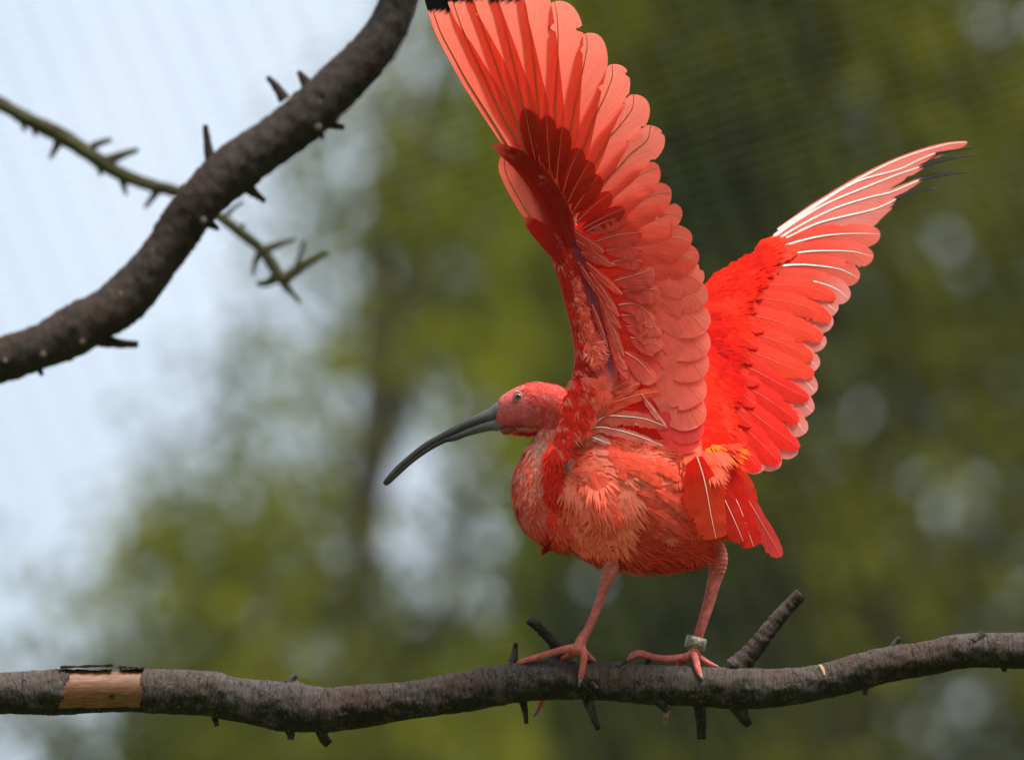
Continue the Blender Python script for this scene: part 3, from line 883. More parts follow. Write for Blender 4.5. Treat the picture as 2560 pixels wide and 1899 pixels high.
NL_D, FL_D = -45, 55            # near and far leg depth
torso = [(1322,1215,0,22,22),(1345,1212,0,72,62),(1400,1210,0,128,92),(1470,1212,0,172,115),(1550,1222,0,190,122),(1630,1240,0,186,118),
         (1700,1256,0,160,102),(1760,1254,0,122,80),(1810,1232,0,78,55),(1845,1212,0,40,28)]
neck = [(1240,1040,0,24,15),(1254,1039,0,37,22),(1282,1028,0,50,32),(1312,1021,0,59,41),(1345,1015,0,60,45),(1378,1022,0,59,46),
        (1400,1050,0,54,46),(1393,1100,0,52,46),(1370,1150,0,56,50),(1356,1200,0,68,58),(1372,1255,0,80,70),(1420,1290,0,80,80)]
thigh_n = [(1498,1190,-82,54,38),(1502,1240,-92,50,36),(1512,1290,-84,33,26),(1521,1330,-66,18,16)]
leg_n = [(1520,1318,-62,16,15),(1524,1345,-60,13,13),(1527,1375,-57,15,14),(1528,1402,-54,20.5,18),(1525,1428,-52,21,19),(1517,1452,-50,16,15),
         (1503,1490,-48,12,11.5),(1486,1535,-46,10.5,10.5),(1468,1575,-43,11,10.5),(1452,1603,-41,14,13),(1446,1625,-40,15,14)]
leg_f = [(1760,1345,50,40,30),(1790,1372,52,24,22),(1797,1395,54,23,20),(1794,1420,54,22,18),(1786,1450,55,18,15),(1775,1495,55,15.5,13),(1760,1545,55,13.5,12),
         (1747,1585,55,12.5,11),(1738,1612,55,12.5,11),(1732,1640,55,15,14)]
tibia_f = [(1690,1250,60,60,40),(1730,1310,58,48,36),(1772,1352,54,30,26)]
toes = [
    # near foot
    [(1448,1620,-40,13),(1420,1621,-30,10.5),(1385,1629,-22,9),(1345,1641,-14,8.5),(1312,1651,-6,7.5),(1290,1659,2,5)],
    [(1452,1615,-42,12),(1460,1636,-44,9.5),(1457,1662,-42,9),(1453,1686,-36,8.5),(1450,1700,-34,6)],
    [(1446,1625,-36,12),(1420,1640,10,9),(1395,1660,55,8),(1375,1705,78,8),(1356,1755,72,8),(1343,1779,66,5.5)],
    [(1452,1622,-36,11),(1470,1640,-10,9),(1482,1650,20,7),(1490,1660,40,5)],
    # far foot
    [(1732,1640,52,13),(1700,1644,46,10.5),(1665,1647,40,10),(1630,1642,30,9.5),(1600,1633,22,9.5),(1582,1637,18,9),(1572,1648,16,6)],
    [(1733,1630,44,11),(1740,1652,14,9.5),(1745,1672,-14,9),(1752,1690,-30,6.5)],
    [(1738,1636,56,11),(1758,1650,52,9),(1778,1661,48,7.5),(1795,1667,44,5)],
    [(1728,1644,60,11),(1700,1660,78,9),(1680,1700,92,8),(1668,1750,86,8),(1665,1785,78,6.5),(1664,1797,74,5)],
]
parts = [(torso, 40, 60), (neck, 32, 70), (thigh_n, 24, 24), (leg_n, 20, 60), (leg_f, 20, 60), (tibia_f, 20, 20)]
parts += [([(*q, q[3]) if len(q) == 4 else q for q in t], 14, 36) for t in toes]
bme = rings_union(parts, 3.6)
nv = len(bme.vertices)
bv = np.zeros(nv * 3); bme.vertices.foreach_get('co', bv); bv = bv.reshape(-1, 3)
bnv = np.zeros(nv * 3); bme.vertices.foreach_get('normal', bnv); bnv = bnv.reshape(-1, 3)
X, Y = bv[:, 0], bv[:, 1]
# wrinkles on ankles and scutes on toes
leg_m = (Y > 1345)
amp = np.where(leg_m & (Y < 1440), 0.9 * np.sin(Y * 0.55 + 0.4 * np.sin(X * 0.3)), 0)
amp += np.where(Y > 1600, 0.7 * np.sin((X + Y) * 0.9), 0)
bv = bv + bnv * amp[:, None]
cav = np.exp(-((X - 1572) / 22.0) ** 2 - ((Y - 1290) / 42.0) ** 2) * (bv[:, 2] < -20) * (X > 1545)
bv[:, 2] += 48 * cav
bcol = np.tile(np.array([0.50, 0.10, 0.07]), (nv, 1))
face = (X < 1335 + 14 * np.sin(Y * 0.09) + 10 * np.sin(Y * 0.31)) & (Y < 1085)
bcol[(Y < 1090) & (X < 1450)] = (0.60, 0.085, 0.07)
bcol[face] = (0.60, 0.095, 0.085)
chin = (np.clip((Y - 1040) / 34, 0, 1) * np.clip((1345 - X) / 45, 0, 1) * (Y < 1095))[:, None]
bcol = bcol * (1 - chin) + np.array([0.26, 0.03, 0.035]) * chin
lg = (Y > 1318) & ((np.abs(X - 1505) < 90) | (X > 1755) | (Y > 1600))
bcol[lg] = (0.56, 0.125, 0.10)
bcol[(Y > 1150) & (Y < 1320) & (X < 1480) & (X > 1385)] = (0.36, 0.14, 0.12)
bcol += (vnoise(bv / 9.0, 5)[:, None] * 0.05) * bcol / 0.3
bcol[lg] *= (1 + 0.22 * vnoise(bv / 3.2, 15) + 0.15 * vnoise(bv / 14.0, 16))[lg, None]
bme.vertices.foreach_set('co', W(bv).ravel())
a = bme.attributes.new('col', 'FLOAT_COLOR', 'POINT')
cc = np.ones((nv, 4), dtype=np.float32); cc[:, :3] = np.clip(bcol, 0.005, 1); a.data.foreach_set('color', cc.ravel())
bme.materials.clear(); bme.materials.append(M_SKIN)
bme.polygons.foreach_set('use_smooth', np.ones(len(bme.polygons), dtype=bool))
bme.name = 'body'; bme.update()
body = bpy.data.objects.new('body', bme); COL.objects.link(body)
body.parent = bird; body.matrix_parent_inverse = bird.matrix_world.inverted()

# ---- bill
def bill(rings, name):
    V, F = loft(rings, 24, 90)
    t = np.clip((V[:, 0] - 1120) / 140, 0, 1)[:, None] * np.clip(0.75 + 0.5 * vnoise(V / np.array([30.0, 7.0, 12.0]), 4), 0.2, 1.2)[:, None]
    return mesh_object(name, W(V), F, [M_BILL], bird, None, np.array([0.030, 0.026, 0.024]) * (1 - t) + np.array([0.115, 0.105, 0.095]) * t)
bill([(1285,1020,0,12,11),(1266,1018,0,15,14),(1250,1022,0,18,16),(1232,1033,0,15.5,14),(1200,1046,0,12.5,12),(1155,1065,0,11,10),(1110,1089,0,9.5,9),(1065,1114,0,8.5,8),(1022,1147,0,8,7.5),(988,1178,0,7.6,7),(967,1202,0,6.6,6),(960,1210,0,3.5,3)], 'upper_mandible')
bill([(1285,1050,0,12,10),(1262,1056,0,17,14),(1246,1059,0,18,15),(1228,1062,0,15,13),(1200,1069,0,13,12),(1160,1083,0,10,10),(1136,1093,0,9.5,9),(1112,1099,0,7.6,8),(1068,1123,0,7,7),(1025,1155,0,6.2,6),(992,1185,0,6,5.5),(970,1206,0,5.4,5),(963,1212,0,2.5,2.5)], 'lower_mandible')
# ---- eye
def eye_material():
    m, nt, out = new_mat('bird eye')
    L = nt.links
    tc = nt.nodes.new('ShaderNodeTexCoord')
    ln = nt.nodes.new('ShaderNodeVectorMath'); ln.operation = 'LENGTH'
    mp = nt.nodes.new('ShaderNodeMapping'); mp.inputs['Location'].default_value = (-0.5, 0, -0.5)
    mp.inputs['Scale'].default_value = (1, 0, 1)
    L.new(tc.outputs['Generated'], mp.inputs['Vector']); L.new(mp.outputs[0], ln.inputs[0])
    cr = nt.nodes.new('ShaderNodeValToRGB'); e = cr.color_ramp.elements
    e[0].position = 0.0; e[0].color = (0.006, 0.006, 0.008, 1); e[1].position = 0.42; e[1].color = (0.20, 0.20, 0.22, 1)
    k = e.new(0.22); k.color = (0.01, 0.01, 0.012, 1); k = e.new(0.30); k.color = (0.10, 0.11, 0.13, 1)
    L.new(ln.outputs['Value'], cr.inputs[0])
    pr = node(nt, 'ShaderNodeBsdfPrincipled', Roughness=0.12); pr.inputs['Specular IOR Level'].default_value = 0.6
    L.new(cr.outputs[0], pr.inputs['Base Color']); L.new(pr.outputs[0], out.inputs['Surface'])
    return m
V, F = loft([(1295,991,-22,0.5,0.5),(1295,991,-25,9,6),(1295,991,-30,10.5,7.6),(1295,991,-35,8.5,6),(1295,991,-37.5,3,2)], 24, 20)
mesh_object('eye', W(V), F, [eye_material()], bird)
ang = np.linspace(0, 2 * math.pi, 28, endpoint=True)
V, F = loft([(1295 + 9.5 * math.cos(t) + 2.5 * math.sin(t), 991 + 12.5 * math.sin(t), -31, 2.2, 2.6) for t in ang], 8, 56, caps=False)
o = mesh_object('eyelid', W(V), F, [M_SKIN], bird, None, np.tile([0.60, 0.26, 0.24], (len(V), 1)))
# ---- claws
for pts in [[(1452,1694,-35,6),(1449,1705,-38,4.8),(1447,1717,-36,1.2)],[(1346,1774,66,5.5),(1338,1785,64,4.2),(1332,1791,62,1)],
            [(1576,1643,17,6),(1568,1652,15,4.5),(1565,1656,14,1)],[(1749,1686,-28,6),(1755,1695,-34,4.5),(1758,1701,-34,1)],
            [(1665,1790,77,5.5),(1661,1803,74,4),(1664,1813,72,1)],[(1296,1657,1,5),(1288,1662,4,3.5),(1284,1668,6,1)],[(1790,1665,45,5),(1800,1670,43,1.2)]]:
    V, F = loft([(*p, p[3]) for p in pts], 10, 12)
    mesh_object('claw', W(V), F, [M_CLAW], bird)
# ---- metal ring round the far leg
def leg_ring():
    c = np.array([1739.0, 1607.0, 55.0]); ax = np.array([-0.24, 0.97, -0.10]); ax /= np.linalg.norm(ax)
    n1 = np.cross(ax, [0, 0, 1]); n1 /= np.linalg.norm(n1); n2 = np.cross(ax, n1)
    V, F = [], []; seg = 48
    prof = [(24, -15), (26, -14), (26.4, 0), (26, 14), (24, 15), (22.5, 14), (22.5, -14)]
    for r, h in prof:
        for j in range(seg):
            an = 2 * math.pi * j / seg
            V.append(c + ax * h + r * (math.cos(an) * n1 + math.sin(an) * n2 * 0.92))
    K = len(prof)
    for i in range(K):
        for j in range(seg):
            k = (j + 1) % seg; i2 = (i + 1) % K
            F.append((i*seg + j, i*seg + k, i2*seg + k, i2*seg + j))
    return mesh_object('leg_ring', W(V), F, [M_RING], bird)
leg_ring()

# ---- body plumage
tri = np.zeros(len(bme.polygons), dtype=int)
bme.calc_loop_triangles()
lt = np.zeros(len(bme.loop_triangles) * 3, dtype=np.int32); bme.loop_triangles.foreach_get('vertices', lt); lt = lt.reshape(-1, 3)
tp_ = bv[lt]; ar = np.linalg.norm(np.cross(tp_[:, 1] - tp_[:, 0], tp_[:, 2] - tp_[:, 0]), axis=1)
def scatter_body(n, test):
    cen = tp_.mean(1)
    w = ar * test(cen[:, 0], cen[:, 1], cen[:, 2])
    idx = RNG.choice(len(lt), n, p=w / w.sum())
    r1, r2 = np.sqrt(RNG.random(n)), RNG.random(n)
    p = tp_[idx, 0] * (1 - r1)[:, None] + tp_[idx, 1] * (r1 * (1 - r2))[:, None] + tp_[idx, 2] * (r1 * r2)[:, None]
    nn = bnv[lt[idx, 0]]
    return p, nn / (np.linalg.norm(nn, axis=1)[:, None] + 1e-9)

def open_skin(x, y, z):
    return ((np.abs(x - 1410) < 11) & (y > 1115) & (y < 1300) & (z < 0)) | ((np.abs(x - 1572) < 17) & (np.abs(y - 1290) < 40) & (z < 0))

def flow_body(p):
    x, y = p[:, 0], p[:, 1]
    f = np.column_stack([np.full(len(p), 1.0), np.full(len(p), 0.30), np.zeros(len(p))])
    nk = (x < 1420) & (y < 1230)
    f[nk] = [-0.15, 1, 0]
    hd = (y < 1050) & (x < 1400); f[hd] = [1, 0.25, 0]
    br = (x < 1480) & (y >= 1230); f[br] = [0.55, 1, 0]
    th = (np.abs(x - 1505) < 65) & (y > 1170) & (y < 1340) & (p[:, 2] < -40); f[th] = [0.22, 1, 0]
    be = (x >= 1480) & (y > 1330) & ~th; f[be] = [1, 0.25, 0]
    rp = (x > 1720); f[rp] = [0.8, 0.65, 0]
    f[:, :2] += RNG.normal(0, 0.28, (len(p), 2))
    return f

def mixcol(choices, n, wts):
    k = RNG.choice(len(choices), n, p=np.array(wts) / sum(wts))
    return np.array(choices)[k] * RNG.uniform(0.85, 1.12, n)[:, None]

def spatial(p, stops, scale=55.0, jit=0.10, seed=9):
    t = np.clip(0.5 + 0.42 * vnoise(p / scale, seed) + RNG.normal(0, 0.10, len(p)), 0, 1)
    xs = np.linspace(0, 1, len(stops)); cs = np.array(stops)
    c = np.stack([np.interp(t, xs, cs[:, i]) for i in range(3)], axis=1)
    return c * RNG.uniform(1 - jit, 1 + jit, len(p))[:, None]
def rnd(n, a, b): return RNG.uniform(a, b, n)
# head: very short
n = 2400; p, q = scatter_body(n, lambda x, y, z: np.clip((x - 1290 - 0.45 * (y - 955)) / 60.0, 0, 1) * ((y < 1090) & (x < 1450)))
plumes('plumage', body, p, q, flow_body(p), rnd(n, 11, 20), rnd(n, 5, 8), mixcol([(0.68,0.085,0.065),(0.60,0.07,0.055),(0.58,0.18,0.15)], n, [6,3,1]), nb=4, lift=0.06, curl=0.3)
# neck
n = 2600; p, q = scatter_body(n, lambda x, y, z: (y > 1070) & (y < 1300) & (x < 1440) & ~open_skin(x, y, z))
plumes('plumage', body, p, q, flow_body(p), rnd(n, 22, 42), rnd(n, 9, 14), spatial(p, [(0.84,0.07,0.04),(0.82,0.16,0.10),(0.74,0.33,0.26),(0.50,0.24,0.19)], 14, 0.15), nb=6, lift=0.16, curl=0.5)
# breast and belly
n = 2600; p, q = scatter_body(n, lambda x, y, z: (y > 1240) & (y < 1430) & (x < 1820) & ~((y > 1345) & ((np.abs(x - 1522) < 30) & (z < -38))) & (y < 1405) & ~((x > 1735) & (y > 1310)) & ~open_skin(x, y, z))
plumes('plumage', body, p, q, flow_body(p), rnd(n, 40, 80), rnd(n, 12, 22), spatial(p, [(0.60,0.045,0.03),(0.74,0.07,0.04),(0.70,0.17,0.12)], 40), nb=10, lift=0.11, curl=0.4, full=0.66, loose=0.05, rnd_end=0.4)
# flanks and back
n = 1500; p, q = scatter_body(n, lambda x, y, z: (y > 1040) & (y < 1310) & (x > 1420) & (x < 1800) & ~open_skin(x, y, z))
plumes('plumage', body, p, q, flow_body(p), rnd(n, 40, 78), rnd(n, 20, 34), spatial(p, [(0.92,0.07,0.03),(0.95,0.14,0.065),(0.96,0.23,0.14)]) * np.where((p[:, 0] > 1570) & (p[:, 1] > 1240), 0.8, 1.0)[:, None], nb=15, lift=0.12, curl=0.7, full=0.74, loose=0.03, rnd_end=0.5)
# shaggy thigh
n = 420; p, q = scatter_body(n, lambda x, y, z: (y > 1150) & (y < 1318) & (np.abs(x - 1500) < 75) & (z < -60))
plumes('plumage', body, p, q, flow_body(p), rnd(n, 65, 115), rnd(n, 24, 38), spatial(p, [(0.95,0.14,0.075),(0.96,0.20,0.12),(0.96,0.27,0.175)]), nb=15, lift=0.09, curl=0.5, full=0.72, loose=0.035, rnd_end=0.5)
# orange rump tuft
n = 60
p = np.column_stack([rnd(n, 1765, 1830), rnd(n, 1112, 1165), rnd(n, -80, -20)]); q = np.tile([0.1, -0.5, -0.85], (n, 1))
plumes('plumage', body, p, q, np.tile([0.8, 0.6, 0.0], (n, 1)) + RNG.normal(0, 0.35, (n, 3)), rnd(n, 30, 56), rnd(n, 7, 13), mixcol([(0.60,0.17,0.01),(0.70,0.10,0.01),(0.85,0.05,0.02)], n, [2,3,7]), nb=5, lift=0.12, curl=0.4)
n = 90
p = np.column_stack([rnd(n, 1685, 1790), rnd(n, 1130, 1195), rnd(n, -104, -88)]); q = np.tile([0.1, -0.3, -0.95], (n, 1))
plumes('plumage', body, p, q, np.tile([0.6, 0.8, 0.0], (n, 1)) + RNG.normal(0, 0.3, (n, 3)), rnd(n, 36, 66), rnd(n, 14, 26), spatial(p, [(0.90,0.06,0.025),(0.92,0.11,0.05),(0.92,0.17,0.10)]), nb=13, lift=0.08, curl=0.4, full=0.72, loose=0.03, rnd_end=0.5)

# ragged wisps along the belly and down the front of the neck
n = 230; p, q = scatter_body(n, lambda x, y, z: (y > 1350) & (y < 1440) & (x > 1340) & (x < 1745) & (np.abs(x - 1524) > 28))
plumes('plumage', body, p, q, np.tile([1, 0.55, 0], (n, 1)) + RNG.normal(0, 0.25, (n, 3)), rnd(n, 45, 85), rnd(n, 10, 18), spatial(p, [(0.55,0.04,0.03),(0.70,0.06,0.04),(0.70,0.12,0.08)], 40), nb=6, lift=0.30, curl=0.2, full=0.5)
n = 420; p, q = scatter_body(n, lambda x, y, z: (x < 1345) & (y > 1090) & (y < 1330))
plumes('plumage', body, p, q, np.tile([-0.25, 1, 0], (n, 1)) + RNG.normal(0, 0.2, (n, 3)), rnd(n, 18, 34), rnd(n, 6, 10), spatial(p, [(0.84,0.08,0.04),(0.84,0.2,0.13),(0.76,0.36,0.28)], 12), nb=5, lift=0.42, curl=0.3)
n = 260; p, q = scatter_body(n, lambda x, y, z: (np.abs(x - 1386 + 0.06 * (y - 1200)) < 12) & (y > 1080) & (y < 1365) & (z < 10))
plumes('plumage', body, p, q, np.tile([-0.05, 1, 0], (n, 1)) + RNG.normal(0, 0.2, (n, 3)), rnd(n, 30, 58), rnd(n, 9, 15), spatial(p, [(0.72,0.03,0.02),(0.86,0.04,0.02),(0.88,0.12,0.07)], 20), nb=6, lift=0.22, curl=0.3)
# larger loose feathers over shoulder and thigh
from mathutils.bvhtree import BVHTree
BVH = BVHTree.FromPolygons([tuple(v) for v in bv], [tuple(int(i) for i in t) for t in lt])
def d_flank(x, y):
    out = np.full(len(x), -40.0)
    for i in range(len(x)):
        h = BVH.ray_cast(Vector((x[i], y[i], -500.0)), Vector((0, 0, 1.0)))
        if h[0] is not None: out[i] = h[0].z
    return out - 15
CF = [([(1482,1172),(1515,1210),(1560,1280)],24,26,2),([(1500,1185),(1530,1230),(1552,1300)],20,22,1),([(1465,1185),(1478,1245),(1500,1318)],20,20,1),([(1485,1195),(1502,1255),(1522,1330)],20,20,2),
      ([(1448,1205),(1462,1262),(1486,1325)],18,18,0),([(1462,1225),(1486,1282),(1512,1342)],17,18,1),([(1436,1128),(1478,1116),(1535,1130)],16,20,2),([(1440,1155),(1485,1148),(1542,1168)],18,22,2),
      ([(1500,1112),(1545,1140),(1562,1200)],16,20,0),([(1430,1180),(1470,1178),(1520,1200)],18,20,1),([(1535,1140),(1590,1150),(1640,1180)],16,18,0),([(1560,1170),(1610,1180),(1655,1215)],16,18,0),
      ([(1600,1150),(1655,1165),(1700,1200)],16,18,0),([(1590,1230),(1640,1250),(1690,1290)],14,18,3),([(1620,1270),(1670,1300),(1715,1340)],13,16,3),([(1640,1225),(1690,1255),(1730,1300)],14,16,3)]
CC = [(0.94,0.11,0.05),(0.96,0.19,0.11),(0.97,0.26,0.17),(0.84,0.12,0.07)]
for pts, wl, wr, k in CF:
    feather('contour_feather', bird, pts, wl, wr, d_flank, tilt=0.0, layer=random.uniform(-3, 3), cfun=cgrad([(0, CC[0]), (0.5, CC[k]), (1, CC[k])], jit=0.05), mat=M_SOFT, shaft=M_SHAFT_RED, sr=(0.7, 0.2), n=52, tip=0.45, fray=0.26, splits=4, camber=0.05, ripple=1.0)

# ================================================================== near wing
def d_near(x, y):
    h = np.clip((1080 - y) / 1080.0, -0.1, 1.2)
    return -112 + 15 * h - 370 * np.clip(h, 0, 2) ** 2.6 + 0.03 * (x - 1500)

arm = [(1300,420,9,5),(1338,470,18,8),(1380,530,34,11),(1408,590,46,14),(1434,650,52,16),(1456,710,56,17),(1474,770,58,18),(1487,830,58,20),
       (1494,890,58,22),(1492,945,62,26),(1478,1005,60,32),(1468,1060,60,40),(1465,1110,48,46)]
AR = [(x, y, d_near(x, y) + (8 if y < 980 else 8 + (y - 980) * 0.25), r1, r2) for x, y, r1, r2 in arm]
V, F = loft(AR, 28, 90)
nn_ = V[:, 0:2]
ac = np.tile(np.array([0.55, 0.035, 0.025]), (len(V), 1))
bone = catmull([(1400,540),(1420,570),(1440,620),(1466,690),(1492,770),(1510,840),(1524,905),(1530,935)], 60)
db = np.min(np.linalg.norm(V[:, None, :2] - bone[None, :, :2], axis=2), axis=1)
k = np.clip(1 - db / 17.0 + 0.3 * vnoise(V / 11.0, 3), 0, 1)[:, None]
ac = ac * (1 - k) + np.array([0.11, 0.035, 0.06]) * k
pal = np.clip((V[:, 1] - 915) / 60, 0, 1) * np.clip((V[:, 0] - 1440) / 30, 0, 1)
ac = ac * (1 - pal[:, None] * 0.75) + np.array([0.70, 0.13, 0.09]) * pal[:, None] * 0.75
M_ARM = attr_mat('wing skin', rough=0.55, spec=0.3, bump=0.4, bscale=300, var=0.15, vscale=150)
wing_n = mesh_object('wing', W(V), F, [M_ARM], bird, None, ac)
tag(wing_n, 'raised wing showing its translucent coral underside')

def near(name, pts, wl, wr, cf, layer=0, tilt=0.13, **kw):
    kw.setdefault('shaft', M_SHAFT_BROWN)
    return feather(name, wing_n, pts, wl, wr, d_near, tilt=tilt, layer=layer, cfun=cf, **kw)

# primaries, outermost first
PRIM = [
 ([(1300,420),(1265,360),(1232,306),(1196,249),(1166,201),(1138,150),(1105,88),(1092,56),(1075,0),(1052,-75)],13,[24,56,60,60,56,46,38,30]),
 ([(1312,430),(1290,350),(1260,296),(1231,236),(1207,181),(1185,138),(1163,88),(1151,60),(1134,8),(1106,-95)],15,[24,58,60,60,58,50,44,34]),
 ([(1330,440),(1316,383),(1290,300),(1267,236),(1245,173),(1228,126),(1214,88),(1192,28),(1184,3),(1158,-100)],17,60),
 ([(1350,450),(1342,398),(1318,300),(1296,212),(1280,142),(1264,76),(1253,31),(1244,5),(1222,-80)],18,62),
 ([(1372,460),(1360,413),(1350,320),(1344,252),(1336,173),(1329,110),(1321,55),(1311,0),(1298,-48)],20,64),
 ([(1392,480),(1379,435),(1385,330),(1387,273),(1391,205),(1394,142),(1395,88),(1393,45),(1386,4)],24,63),
 ([(1405,500),(1397,460),(1416,370),(1431,297),(1440,250),(1451,201),(1459,166),(1465,135),(1468,110),(1464,84)],26,58),
 ([(1415,520),(1409,489),(1440,415),(1465,352),(1478,312),(1497,273),(1511,245),(1523,215),(1531,190),(1530,161)],28,54),
 ([(1424,540),(1420,512),(1455,455),(1489,405),(1505,374),(1525,341),(1545,320),(1567,292),(1581,270),(1585,236)],30,52),
 ([(1436,560),(1430,545),(1475,485),(1521,440),(1544,421),(1574,387),(1601,365),(1619,348),(1627,313)],32,50),
]
for i, (pts, wl, wr) in enumerate(PRIM):
    cf = cgrad([(0, CORAL), (0.5, CORAL), (1, CORAL_LT)], jit=0.05)
    thr = [28, 6, 2, 4][i] if i < 4 else None
    if thr is not None:
        cf = with_black(cf, lambda x, y, t, u, q=thr: q - y)
    near('primary_feather', pts, wl, wr, cf, n=84 if i < 4 else 44, tip=0.84 if i < 5 else 0.80, sr=(4.2, 0.9), splits=3 if i > 3 else 1, ripple=0.8, base_w=0.5)
# secondaries
SEC = [
 ([(1446,575),(1500,525),(1544,484),(1592,443),(1620,427),(1649,419)],26,56),
 ([(1452,600),(1530,540),(1590,505),(1647,483),(1679,482)],30,62),
 ([(1458,625),(1540,570),(1610,545),(1677,533),(1705,542)],32,66),
 ([(1466,650),(1550,612),(1620,597),(1697,594),(1729,606)],34,66),
 ([(1474,675),(1560,645),(1640,634),(1712,640),(1745,656)],36,64),
 ([(1484,705),(1570,682),(1650,674),(1722,687),(1755,710)],38,66),
 ([(1494,735),(1580,716),(1660,712),(1728,732),(1760,763)],40,68),
 ([(1505,770),(1590,752),(1665,754),(1731,790),(1763,828)],42,70),
 ([(1516,800),(1600,790),(1672,805),(1734,854),(1759,890)],44,68),
 ([(1527,835),(1610,830),(1680,850),(1730,905),(1756,942)],44,66),
 ([(1540,870),(1620,870),(1680,900),(1718,960),(1753,1004)],44,70),
 ([(1552,905),(1620,912),(1680,955),(1722,1020),(1749,1064)],42,66),
 ([(1560,940),(1620,955),(1680,1000),(1718,1060),(1740,1102)],42,56),
 ([(1565,975),(1620,1000),(1675,1045),(1712,1095),(1730,1128)],40,46),
]
for i, (pts, wl, wr) in enumerate(SEC):
    cf = cgrad([(0, SCARLET), (0.5, CORAL), (1, (0.97, 0.215, 0.15) if i > 4 else CORAL)], jit=0.05)
    if i >= 12: cf = cgrad([(0, SCARLET), (1, (0.85, 0.10, 0.09))])
    near('secondary_feather', pts, wl, wr, cf, mat=M_SEC if i > 4 else M_FEATHER, n=32, tip=0.72, sr=(1.8, 0.4), splits=1, ripple=1.2, square=1.35, sweep=0.2)
# greater under coverts over the primaries
PC = [
 ([(1338,400),(1326,345),(1312,272)],20,24),([(1350,408),(1338,345),(1322,278)],22,24),([(1375,426),(1370,360),(1366,290)],22,26),
 ([(1392,446),(1398,385),(1406,318)],22,28),([(1408,482),(1424,425),(1449,372)],24,30),([(1420,506),(1443,458),(1474,402)],22,32),
 ([(1432,530),(1458,490),(1497,438)],20,30),([(1444,553),(1480,518),(1527,482)],18,28),([(1456,572),(1500,548),(1560,520)],16,28),
]
for pts, wl, wr in PC:
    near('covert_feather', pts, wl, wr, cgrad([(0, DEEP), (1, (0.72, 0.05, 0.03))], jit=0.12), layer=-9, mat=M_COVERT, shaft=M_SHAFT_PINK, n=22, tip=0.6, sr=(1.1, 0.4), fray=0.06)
# under coverts over the secondaries
SC = [
 ([(1467,578),(1510,556),(1566,538)],12,28),([(1489,604),(1540,588),(1604,580)],13,32),([(1515,627),(1560,618),(1606,622)],14,30),
 ([(1532,655),(1570,648),(1606,655)],13,26),([(1536,702),(1585,688),(1634,672)],12,40),([(1556,729),(1605,722),(1652,724)],14,38),
 ([(1546,762),(1588,760),(1620,782),(1640,815)],10,34),([(1554,788),(1600,790),(1634,812),(1652,838)],12,36),([(1566,815),(1600,818),(1632,840),(1640,862)],12,32),
 ([(1576,843),(1612,850),(1645,862),(1655,872)],16,34),([(1562,880),(1600,905),(1625,935),(1640,955)],14,34),([(1560,900),(1580,930),(1606,955)],10,34),
]
for i, (pts, wl, wr) in enumerate(SC):
    cf = cgrad([(0, (0.80, 0.08, 0.06)), (0.6, (0.88, 0.13, 0.09)), (1, (0.95, 0.20, 0.14) if i > 3 else (0.85, 0.10, 0.07))], jit=0.08)
    near('covert_feather', pts, wl, wr, cf, layer=-10, mat=M_COVERT, shaft=M_SHAFT_PINK, n=22, tip=0.62, sr=(1.3, 0.4), fray=0.05, splits=1)
# median under coverts lying along the arm
MC = [
 ([(1432,575),(1470,600),(1512,630)],9,15),([(1440,600),(1480,625),(1528,660)],9,17),([(1452,630),(1490,645),(1538,662)],8,14),
 ([(1466,655),(1500,685),(1556,736)],8,14),([(1474,680),(1505,720),(1548,790)],8,13),([(1490,715),(1520,765),(1552,822)],8,13),
 ([(1500,745),(1526,800),(1550,860)],8,13),([(1510,775),(1535,830),(1560,890)],9,15),([(1518,800),(1536,850),(1552,905),(1568,948)],11,16),
 ([(1528,850),(1548,890),(1568,925)],8,14),([(1446,655),(1470,690),(1500,740)],6,9),([(1480,760),(1502,815),(1520,868)],5,8),
]
for pts, wl, wr in MC:
    near('covert_feather', pts, wl, wr, cgrad([(0, (0.80, 0.05, 0.035)), (1, (0.92, 0.15, 0.10))], jit=0.10), layer=-20, mat=M_COVERT, shaft=M_SHAFT_PINK, n=20, tip=0.45, sr=(1.2, 0.5), fray=0.2)
# alula and the coral feather behind it
near('alula_feather', [(1352,580),(1312,520),(1278,460),(1262,420),(1262,384)], 16, 48, cgrad([(0, CORAL), (1, CORAL)]), layer=-5, tilt=0.0, n=24, sr=(2.2, 0.8))
for pts, wl, wr, c in [
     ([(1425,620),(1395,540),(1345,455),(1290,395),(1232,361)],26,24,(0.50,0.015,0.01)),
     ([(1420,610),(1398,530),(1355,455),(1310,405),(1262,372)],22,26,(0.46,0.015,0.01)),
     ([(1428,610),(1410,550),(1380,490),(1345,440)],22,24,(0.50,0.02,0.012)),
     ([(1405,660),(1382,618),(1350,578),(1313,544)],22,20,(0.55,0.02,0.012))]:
    near('alula_feather', pts, wl, wr, cgrad([(0, c), (0.85, c), (1, CORAL)], jit=0.05), layer=-26, tilt=0.0, mat=M_COVERT, shaft=M_SHAFT_DEEP, n=24, tip=0.55, sr=(1.2, 0.4), fray=0.06)
